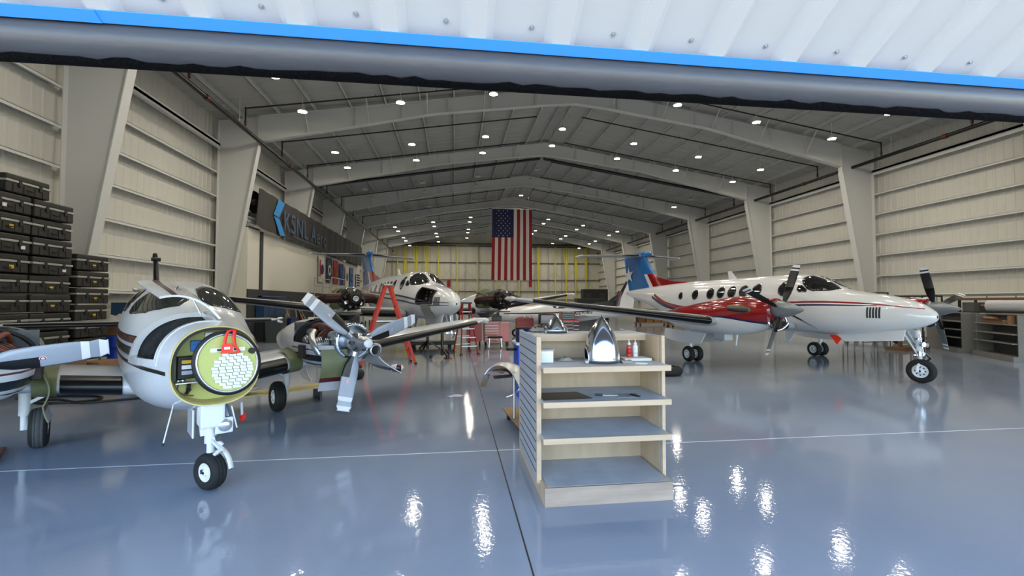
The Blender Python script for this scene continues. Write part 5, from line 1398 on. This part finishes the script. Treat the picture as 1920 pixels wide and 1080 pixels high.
# along the partition
def bin_(x,y,w,d,h,m,lab,nm='storage_bin',lid=None):
    t=thing(nm,lab,'bin',(x,y,0))
    g=G(); g.loft([[V((a*w/2*f,b*d/2*f,z)) for a,b in ((-1,-1),(1,-1),(1,1),(-1,1))] for z,f in ((0,.86),(h,1))],sm=False); g.build('body',m,t,bevel=.02)
    g=G(); g.box(-w/2-.02,w/2+.02,-d/2-.02,d/2+.02,h,h+.05); g.build('lid',lid or m,t,bevel=.015); return t
bin_(-7.95,21.2,.7,.7,1.02,'gray_bin','dark grey wheeled bin left of the orange cone','waste_bin')
bin_(-7.95,22.5,.7,.9,1.0,'drum_navy','navy blue bin behind the orange cone','waste_bin')
t=thing('storage_cabinet','tall blue cabinet against the dark wainscot behind the bins','cabinet',(-8.65,22.4,0))
g=G(); g.box(-.2,.15,-1.1,1.5,1.1,1.95); b=g.build('carcass','cab_blue',t,bevel=.01); g=G(); g.box(-.2,.12,-1.1,1.5,0,1.1); g.build('base','frame_dark',t)
for y in (-.3,.5):
    g=G(); g.box(.15,.165,y-.35,y+.35,1.15,1.9); g.build('door','cab_blue',b,bevel=.004)
t=thing('tarp_bundle','folded blue tarp lying along the top of the tall blue cabinet','tarp',(-8.65,22.6,1.95))
g=shell([[V((-.2+.08*i,-1.2+.2*j,.05+.10*abs(sin(j*1.3+i))*(1 if 0<i<4 else .3))) for i in range(5)] for j in range(14)],.01); g.build('fabric','drum_navy',t)
t=thing('traffic_cone','orange red traffic cone standing before the navy bin','cone',(-7.35,21.75,0))
g=G(); g.lathe([(.0,.74),(.03,.74),(.045,.70),(.13,.04),(.12,.03)],n=24); g.build('body','cone_orange',t); g=G(); g.box(-.18,.18,-.18,.18,0,.035); g.build('base','cone_orange',t,bevel=.01)
def lean_ladder(y,h,lab,m):
    t=thing('leaning_ladder',lab,'ladder',(-8.45,y,0))
    for s in (-.2,.2):
        g=G(); g.bar((.35,s,0),(-.35,s,h),.05,.03); g.build('rail',m,t)
    for i in range(1,6):
        f=i/6; g=G(); g.cyl((.35-.7*f,-.2,h*f),(.35-.7*f,.2,h*f),.016,n=8); g.build('rung',m,t)
lean_ladder(24.2,1.75,'pale aluminium ladder leaning on the partition beside the jackets','case_rim')
lean_ladder(26.6,1.55,'shorter aluminium ladder leaning left of the bare engine','case_rim')
t=thing('pole','single white pole leaning on the partition near the bins','pole',(-7.9,24.1,0))
g=G(); g.cyl((0,0,0),(-.3,.1,1.85),.03,n=8); g.build('shaft','case_rim',t)
for y,m,lab in ((24.3,'jacket_red','dark red jacket hanging on the wainscot behind the ladder'),(25.1,'jacket_tan','mustard jacket hanging on the wainscot behind the ladder'),(27.3,'jacket_red','dark red coveralls hanging right of the mustard jacket')):
    t=thing('hanging_jacket',lab,'jacket',(-8.87,y,.75))
    g=G(); g.loft([[V((.05+.10*sin(PI*i/8)*(.6+.3*sin(i*2.1+z)),-.32*f+.64*f*i/8,z)) for i in range(9)]+[V((.02,.32*f-.64*f*i/8,z)) for i in range(9)] for z,f in ((0,.9),(.4,1),(.8,.95),(1.05,.7),(1.12,.25))]); g.build('cloth',m,t)
for y,h,lab in ((22.9,.2,'small white notice hung beside the tall blue cabinet'),(28.4,.3,'white sheet pinned on the wainscot right of the jackets')):
    t=thing('wall_notice',lab,'notice',(-8.875,y,1.55)); g=G(); g.box(0,.012,-.13,.13,0,h); g.build('sheet','paper',t); g=G(); g.box(.012,.02,-.02,.02,h-.03,h); g.build('pin','steel_dark',t)
t=thing('safety_platform','tall white railed access platform beside the flags','platform',(-8.0,30.2,0))
for x in (-.5,.5):
    for y in (-1.7,0,1.7):
        g=G(); g.cyl((x,y,0),(x,y,3.3),.03,n=8); g.build('post','case_rim',t)
for y0,y1 in ((-1.7,0),(0,1.7)):
    for z in (3.3,2.8):
        g=G(); g.cyl((.5,y0,z),(.5,y1,z),.03,n=8); g.cyl((-.5,y0,z),(-.5,y1,z),.03,n=8); g.build('rail','case_rim',t)
g=G(); g.box(-.5,.5,-1.7,1.7,2.1,2.16); g.build('deck','alu',t)
g=G(); g.box(.5,.52,-.4,.2,2.3,2.75); g.build('notice','paper',t)
for i in range(7):
    g=G(); g.box(-.35,.35,-2.2+.07*i,-2.05+.07*i,.25+.26*i,.28+.26*i); g.build('step','alu',t)
for x in (-.38,.38):
    g=G(); g.bar((x,-2.35,.0),(x,-1.7,2.1),.05); g.build('stringer','case_rim',t)
for i,(x,y,z,lab) in enumerate(((-3.75,15.6,0,'grey parts rack with sheet metal pieces below the bare right engine'),(-2.35,16.9,0,'low grey rack with white box behind the red ladder'))):
    t=thing('parts_rack',lab,'rack',(x,y,0))
    for a in (-.7,.7):
        for b in (-.3,.3):
            g=G(); g.cyl((a,b,0),(a,b,1.15),.022,n=8); g.build('post','black_paint',t)
    for zz in (.3,.7,1.05):
        g=G(); g.box(-.72,.72,-.32,.32,zz,zz+.025); g.build('shelf','steel_dark',t)
    g=shell([[V((-.5+.12*k,-.25+.1*j,.73+.16*sin(PI*k/6))) for j in range(5)] for k in range(7)],.008); g.build('sheet_metal','alu',t)
    g=G(); g.box(.1,.5,-.2,.2,.325,.55); g.build('parts_box','white_plastic',t,bevel=.01)

# ------------------------------------------------------------------ white light airplane at the back
TF=Fus([(3.2,.95,1.35,.18),(2.6,.75,1.55,.42),(1.5,.66,1.60,.55),(.6,.64,1.74,.58),(-.6,.66,1.76,.56),(-1.6,.78,1.66,.46),(-3.0,.92,1.58,.28),(-4.4,1.05,1.48,.12)],2.4,.46)
t=thing('light_airplane','white light airplane with black and maroon tail and registration letters behind the tool chests','airplane',(5.4,23.3,0),PI+.14)
g=G(); TF.skin(g,[3.2,2.9,2.6,2,1.5,1.0,.6,0,-.6,-1.1,-1.6,-2.3,-3,-3.7,-4.4],36); g.build('fuselage','paint_white',t)
g=G(); g.loft(wing_rings([(0,-3.2,1.35,1.45,.09),(1.5,-4.1,.75,1.45,.08)],vert=True),mf=lambda i,j:1 if 6<=j<=15 else 0); g.build('fin',['paint_white','paint_black'],t)
g=G(); g.prism([(-2.0,-.02,1.70),(-3.3,-.02,1.5),(-3.55,-.02,2.2),(-3.0,-.02,1.85)],(0,.04,0)); g.build('dorsal_fin','paint_black',t)
g=G(); g.loft(wing_rings([(.05,-3.4,1.3,1.5,.09),(.9,-3.62,1.2,1.5,.05)],.2,.01,vert=True),closed=False,caps=False); g.build('fin_edge','paint_maroon',t)
for s in (-1,1):
    g=G(); g.loft(wing_rings([(s*.1,-3.4,.95,1.40,.09),(s*1.8,-3.7,.7,1.42,.08)])); g.build('tailplane','paint_white',t)
    g=G(); g.loft(wing_rings([(s*.5,1.0,1.7,.85,.14),(s*5.2,.75,1.05,1.25,.11)])); g.build('wing','paint_white_dusty',t)
    g=G(); TF.win(g,[(.45,1.45),(-.4,1.45),(-.35,1.66),(.35,1.66)],s,.006,2); g.build('side_window','glass_tint',t)
    g=G(); TF.win(g,[(-.55,1.45),(-1.1,1.45),(-.6,1.64)],s,.006,2); g.build('side_window','glass_tint',t)
    g=G(); TF.ribbon(g,[(3,1.2,.05),(1,1.22,.07),(-2,1.32,.05),(-4,1.38,.03)],s); g.build('stripe','paint_maroon',t)
    g=G(); g.cyl((-.3,s*1.4,.85),(-.3,s*1.4,.25),.04,n=10); g.build('gear_leg','gear_white',t); wheel(t,(-.3,s*1.4,.22),.22,.15,holes=0)
g=G(); g.cyl((2.3,0,.8),(2.3,0,.25),.04,n=10); g.build('gear_leg','gear_white',t); wheel(t,(2.3,0,.2),.2,.13,holes=0)
th_=TF.th(-1.0,1.22,1)
mt=M(((-1,0,0,-.55),(0,0,1,.56),(0,1,0,1.0),(0,0,0,1)))
rg=text_mesh('N6718X','registration',.36,'paint_black',M.Identity(4),t,.004)
for v in rg.data.vertices:
    x=-.75-v.co.x*.86+.12*v.co.y*-1; z=1.03+v.co.y; zb,zt,w=TF.prof(x); q=TF.pt(x,TF.th(x,z,1)); v.co=(x,q.y+.006+v.co.z,z)
g=G(); g.lathe([(0,.35),(.08,.25),(.13,0),(.0,0)],(3.2,0,1.15),(1,0,0),n=18); g.build('spinner','spinner_gray',t)
for k in range(2): blade(t,'propeller_blade',.95,.1,.15,-.5,.4+k*PI,(3.3,0,1.15),('blade_gray','blade_black','blade_black','blade_white','x'))

# dollies with boxes far behind the right airplane
for i,(x,y,w,lab) in enumerate(((15.2,33.0,2.6,'flat wooden dolly with brown crates behind the turboprop tail'),(16.6,30.2,3.0,'second flat dolly with brown crates, nearer the right wall'),)):
    t=thing('cargo_dolly',lab,'dolly',(x,y,0))
    g=G(); g.box(-w/2,w/2,-.5,.5,.15,.22); g.build('deck','pallet_wood',t)
    for a in (-w/2+.15,w/2-.15):
        for b in (-.4,.4):
            g=G(); g.cyl((a-.03,b,.08),(a+.03,b,.08),.08,n=12); g.build('wheel','rubber',t)
    g=G(); g.cyl((-w/2,0,.22),(-w/2,0,1.0),.025,n=8); g.build('handle_post','frame_dark',t)
    for k in range(4):
        rn=random.Random(k+7*i); c=thing('wooden_crate','brown wooden crate, %s from the left on the %s dolly'%(('first','second','third','last')[k],('rear','nearer')[i]),'crate',(x-w/2+.35+k*.62,y,.22),0,'crates on the dollies')
        h=rn.uniform(.35,.65); g=G(); g.box(-.26,.26,-.3,.3,0,h); g.build('box',rn.choice(('cardboard','wood_brown','pallet_wood')),c,bevel=.01); g=G(); g.box(-.27,.27,-.31,-.30,h*.45,h*.6); g.build('batten','wood_brown',c)
for i,(x,y,h,m,lab) in enumerate(((17.6,55,3.4,'frame_dark','large dark grey machine near the back right corner'),(15.4,50,2.2,'gray_bin','grey steel locker left of the dark machine at the back'),(13.8,44,1.7,'frame_dark','dark workbench unit by the right rear corner'))):
    t=thing('machine_cabinet',lab,'machine',(x,y,0)); g=G(); g.box(-1.6,1.6,-.6,.6,0,h); b=g.build('body',m,t,bevel=.03)
    for k in range(3):
        g=G(); g.box(-1.4+k*.95,-.6+k*.95,-.62,-.6,h*.25,h*.85); g.build('door','steel_dark' if k!=1 else 'frame_dark',b,bevel=.01)

# ------------------------------------------------------------------ right wall: grey gondolas, carts
def gray_gondola(loc,rz,label,W=1.75,D=.75):
    t=thing('gondola_shelf',label,'shelf unit',loc,rz,None)
    def p(name,m,*b):
        g=G()
        for q in b: g.box(*q)
        return g.build(name,m,t,bevel=.004)
    p('base','gondola_gray',(0,W,-.12,D,0,.16)); p('back_panel','gondola_dark',(.03,W-.03,.42,.45,.16,1.38))
    p('side_panel','gondola_gray',(0,.04,0,D,.16,1.40)); p('side_panel','gondola_gray',(W-.04,W,0,D,.16,1.40)); p('top_board','gondola_gray',(0,W,.25,D,1.38,1.42))
    for z in (.52,.80,1.08): 
        s_=p('shelf_board','gondola_gray',(.04,W-.04,-.12 if z<1 else -.05,.42,z,z+.03))
    return t
ga=gray_gondola((18.75,15.5,0),-2.09,'grey gondola shelf with blank front panel, left of the one with the carton',2.25,.5)
g=G(); g.box(0,1.15,-.13,-.11,.0,1.41); g.build('front_panel','gondola_gray',ga,bevel=.004)
gb=gray_gondola((17.62,13.1,0),-2.09,'grey gondola shelf holding an open cardboard carton, right edge',2.15)
u=V((cos(-2.09),sin(-2.09),0)); nrm=V((-sin(-2.09),cos(-2.09),0))
def onshelf(l,along,back,z): return V(l)+u*along+nrm*back+V((0,0,z))
t=thing('cardboard_box','open flat brown carton on the upper shelf of the grey gondola','box',onshelf((17.62,13.1,0),1.0,.15,1.11),-2.09)
g=G(); g.box(-.45,.45,-.15,.2,0,.10); g.build('carton','cardboard',t); g=G(); g.prism([(-.45,-.15,.10),(.45,-.15,.10),(.5,-.28,.16),(-.5,-.28,.16)],(0,0,.005)); g.prism([(-.45,.2,.10),(-.6,.2,.2),(-.6,-.15,.2),(-.45,-.15,.10)],(0,0,.005)); g.build('flap','cardboard',t)
t=thing('cardboard_tube','upright brown cardboard tube on the grey gondola shelf','tube',onshelf((17.62,13.1,0),1.62,.12,1.11))
g=G(); g.cyl((0,0,0),(0,0,.26),.085,n=18); g.build('tube','cardboard',t); g=G(); g.cyl((0,0,.26),(0,0,.262),.07,n=18); g.build('opening','frame_dark',t)
t=thing('wall_locker','pale flat panel cabinet standing against the right wall','cabinet',(20.6,15.6,0),-PI/2)
g=G(); g.box(-2.8,2.8,-.25,.25,0,2.12); b=g.build('carcass','gondola_gray',t,bevel=.01)
for k in range(6):
    g=G(); g.box(-2.7+k*.9,-1.85+k*.9,-.27,-.25,.1,2.02); g.build('door','wall_panel',b,bevel=.005)
t=thing('wrapped_roll','white plastic wrapped roll on the steel rack above the gondola','roll',(19.3,13.3,1.44),0)
g=G(); g.cyl((0,-.55,.22),(0,.6,.22),.22,n=20); g.build('roll','white_film',t); g=G(); g.cyl((0,-.8,.22),(0,.85,.22),.05,n=10); g.build('core','cardboard',t)
t=thing('steel_rack','dark steel rack with brown top beam behind the grey gondolas','rack',(19.3,13.3,0),.0)
for x in (-.36,.36):
    for y in (-1.1,1.3):
        g=G(); g.box(x-.03,x+.03,y-.03,y+.03,0,1.95); g.build('post','frame_dark',t)
g=G(); g.box(-.4,.4,-1.15,1.35,1.40,1.44); g.build('shelf','frame_dark',t); g=G(); g.box(-.42,-.36,-1.15,1.35,1.86,1.95); g.build('top_beam','wood_brown',t); g=G(); g.box(-.3,.3,.88,1.25,1.44,1.78); g.build('carton','gondola_dark',t)
def rail_cart(loc,rz,lab,H=1.9):
    t=thing('platform_cart',lab,'cart',loc,rz)
    g=G(); g.box(-.8,.8,-.4,.4,.28,.34); g.build('deck','wood_brown',t)
    for x in (-.78,.78):
        g=G(); g.tube(smooth_path([(x,-.38,.34),(x,-.38,H-.15),(x,-.3,H),(x,.3,H),(x,.38,H-.15),(x,.38,.34)],4),.03,n=8); g.build('hoop','black_paint',t)
    for z in (H-.45,H*.5):
        g=G(); g.cyl((-.78,.38,z),(.78,.38,z),.025,n=8); g.build('crossbar','black_paint',t)
    g=G(); g.tube(smooth_path([(-.78,-.38,.9),(-.78,-.38,H-.1),(-.7,-.38,H),(.7,-.38,H),(.78,-.38,H-.1),(.78,-.38,.9)],4),.03,n=8); g.build('crossbar','black_paint',t)
    for x in (-.65,.65):
        for y in (-.32,.32):
            g=G(); g.cyl((x-.03,y,.14),(x+.03,y,.14),.14,n=14); g.build('wheel','rubber',t)
rail_cart((19.15,16.4,0),-1.75,'black railed cart behind the left propeller of the right turboprop',2.02)
rail_cart((19.3,18.9,0),-1.4,'taller black railed cart standing by the right wall',2.2)
t=thing('timber_stand','brown timber frame stand behind the nose wheel of the right turboprop','stand',(17.0,14.9,0),.3)
for x in (-.5,.5):
    g=G(); g.box(x-.05,x+.05,-.05,.05,.12,1.15); g.build('post','wood_brown',t)
g=G(); g.box(-.9,.9,-.3,.3,.0,.12); g.build('base','wood_brown',t); g=G(); g.box(-.6,.6,-.06,.06,1.15,1.25); g.build('beam','wood_brown',t)
t=thing('wire_rack','thin dark wire rack with crossed braces beside the timber stand','rack',(16.7,16.2,0),.2)
for x in (-.8,.8):
    for y in (-.3,.3):
        g=G(); g.cyl((x,y,0),(x,y,1.1),.018,n=6); g.build('post','frame_dark',t)
for z in (.2,.5,.8,1.1):
    for y in (-.3,.3):
        g=G(); g.cyl((-.8,y,z),(.8,y,z),.014,n=6); g.build('rail','frame_dark',t)
for k in range(4):
    g=G(); g.cyl((-.8+.4*k,-.3,.2),(-.4+.4*k,-.3,1.1),.012,n=6); g.build('brace','frame_dark',t)
t=thing('wall_outlet','small grey conduit box on a girt of the right wall','box',(21.37,12.3,4.36))
g=G(); g.box(-.06,.04,-.12,.12,0,.2); g.build('box','steel_dark',t); g=G(); g.tube(smooth_path([(-.02,-.1,0),(-.03,-.6,-.5),(-.03,-1.6,-.8),(-.03,-3,-.7)],5),.012,n=6); g.build('lead','steel_dark',t)

# ------------------------------------------------------------------ daylight and camera
w=bpy.data.worlds.new('World'); S.world=w; w.use_nodes=True
nt=w.node_tree; bg=nt.nodes['Background']
sky=nt.nodes.new('ShaderNodeTexSky'); sky.sky_type='NISHITA'; sky.sun_disc=False
sky.sun_elevation=math.radians(66); sky.sun_rotation=math.radians(-20); sky.air_density=1.; sky.dust_density=.6; sky.ozone_density=1.5
nt.links.new(sky.outputs['Color'],bg.inputs['Color']); bg.inputs['Strength'].default_value=1.6
sl=bpy.data.lights.new('sun','SUN'); sl.energy=13; sl.angle=math.radians(.6); sl.color=(1,.9,.77)
so=bpy.data.objects.new('sun',sl); COL.objects.link(so)
el,az=math.radians(66),math.radians(20)
d=V((sin(az)*cos(el),cos(az)*cos(el),sin(el)))       # towards the sun, behind the hangar
so.rotation_euler=d.to_track_quat('Z','Y').to_euler()
so.location=(0,30,40)

cam=bpy.data.cameras.new('camera'); co=bpy.data.objects.new('camera',cam); COL.objects.link(co)
cam.sensor_fit='HORIZONTAL'; cam.sensor_width=36; cam.lens=36*836/1920; cam.clip_start=.05; cam.clip_end=500
yaw=math.atan(107/836); pit=math.atan(26/836)
co.location=(0,0,1.8); co.rotation_euler=(PI/2+pit,0,-yaw)
S.camera=co
S.view_settings.view_transform='Standard'; S.view_settings.look='None'; S.view_settings.gamma=1
S.view_settings.use_curve_mapping=False; S.view_settings.exposure=-.36
try:
    S.cycles.use_denoising=True; S.cycles.max_bounces=8; S.cycles.diffuse_bounces=4; S.cycles.glossy_bounces=4
    S.cycles.sample_clamp_indirect=6; S.cycles.caustics_reflective=False; S.cycles.caustics_refractive=False
except Exception: pass
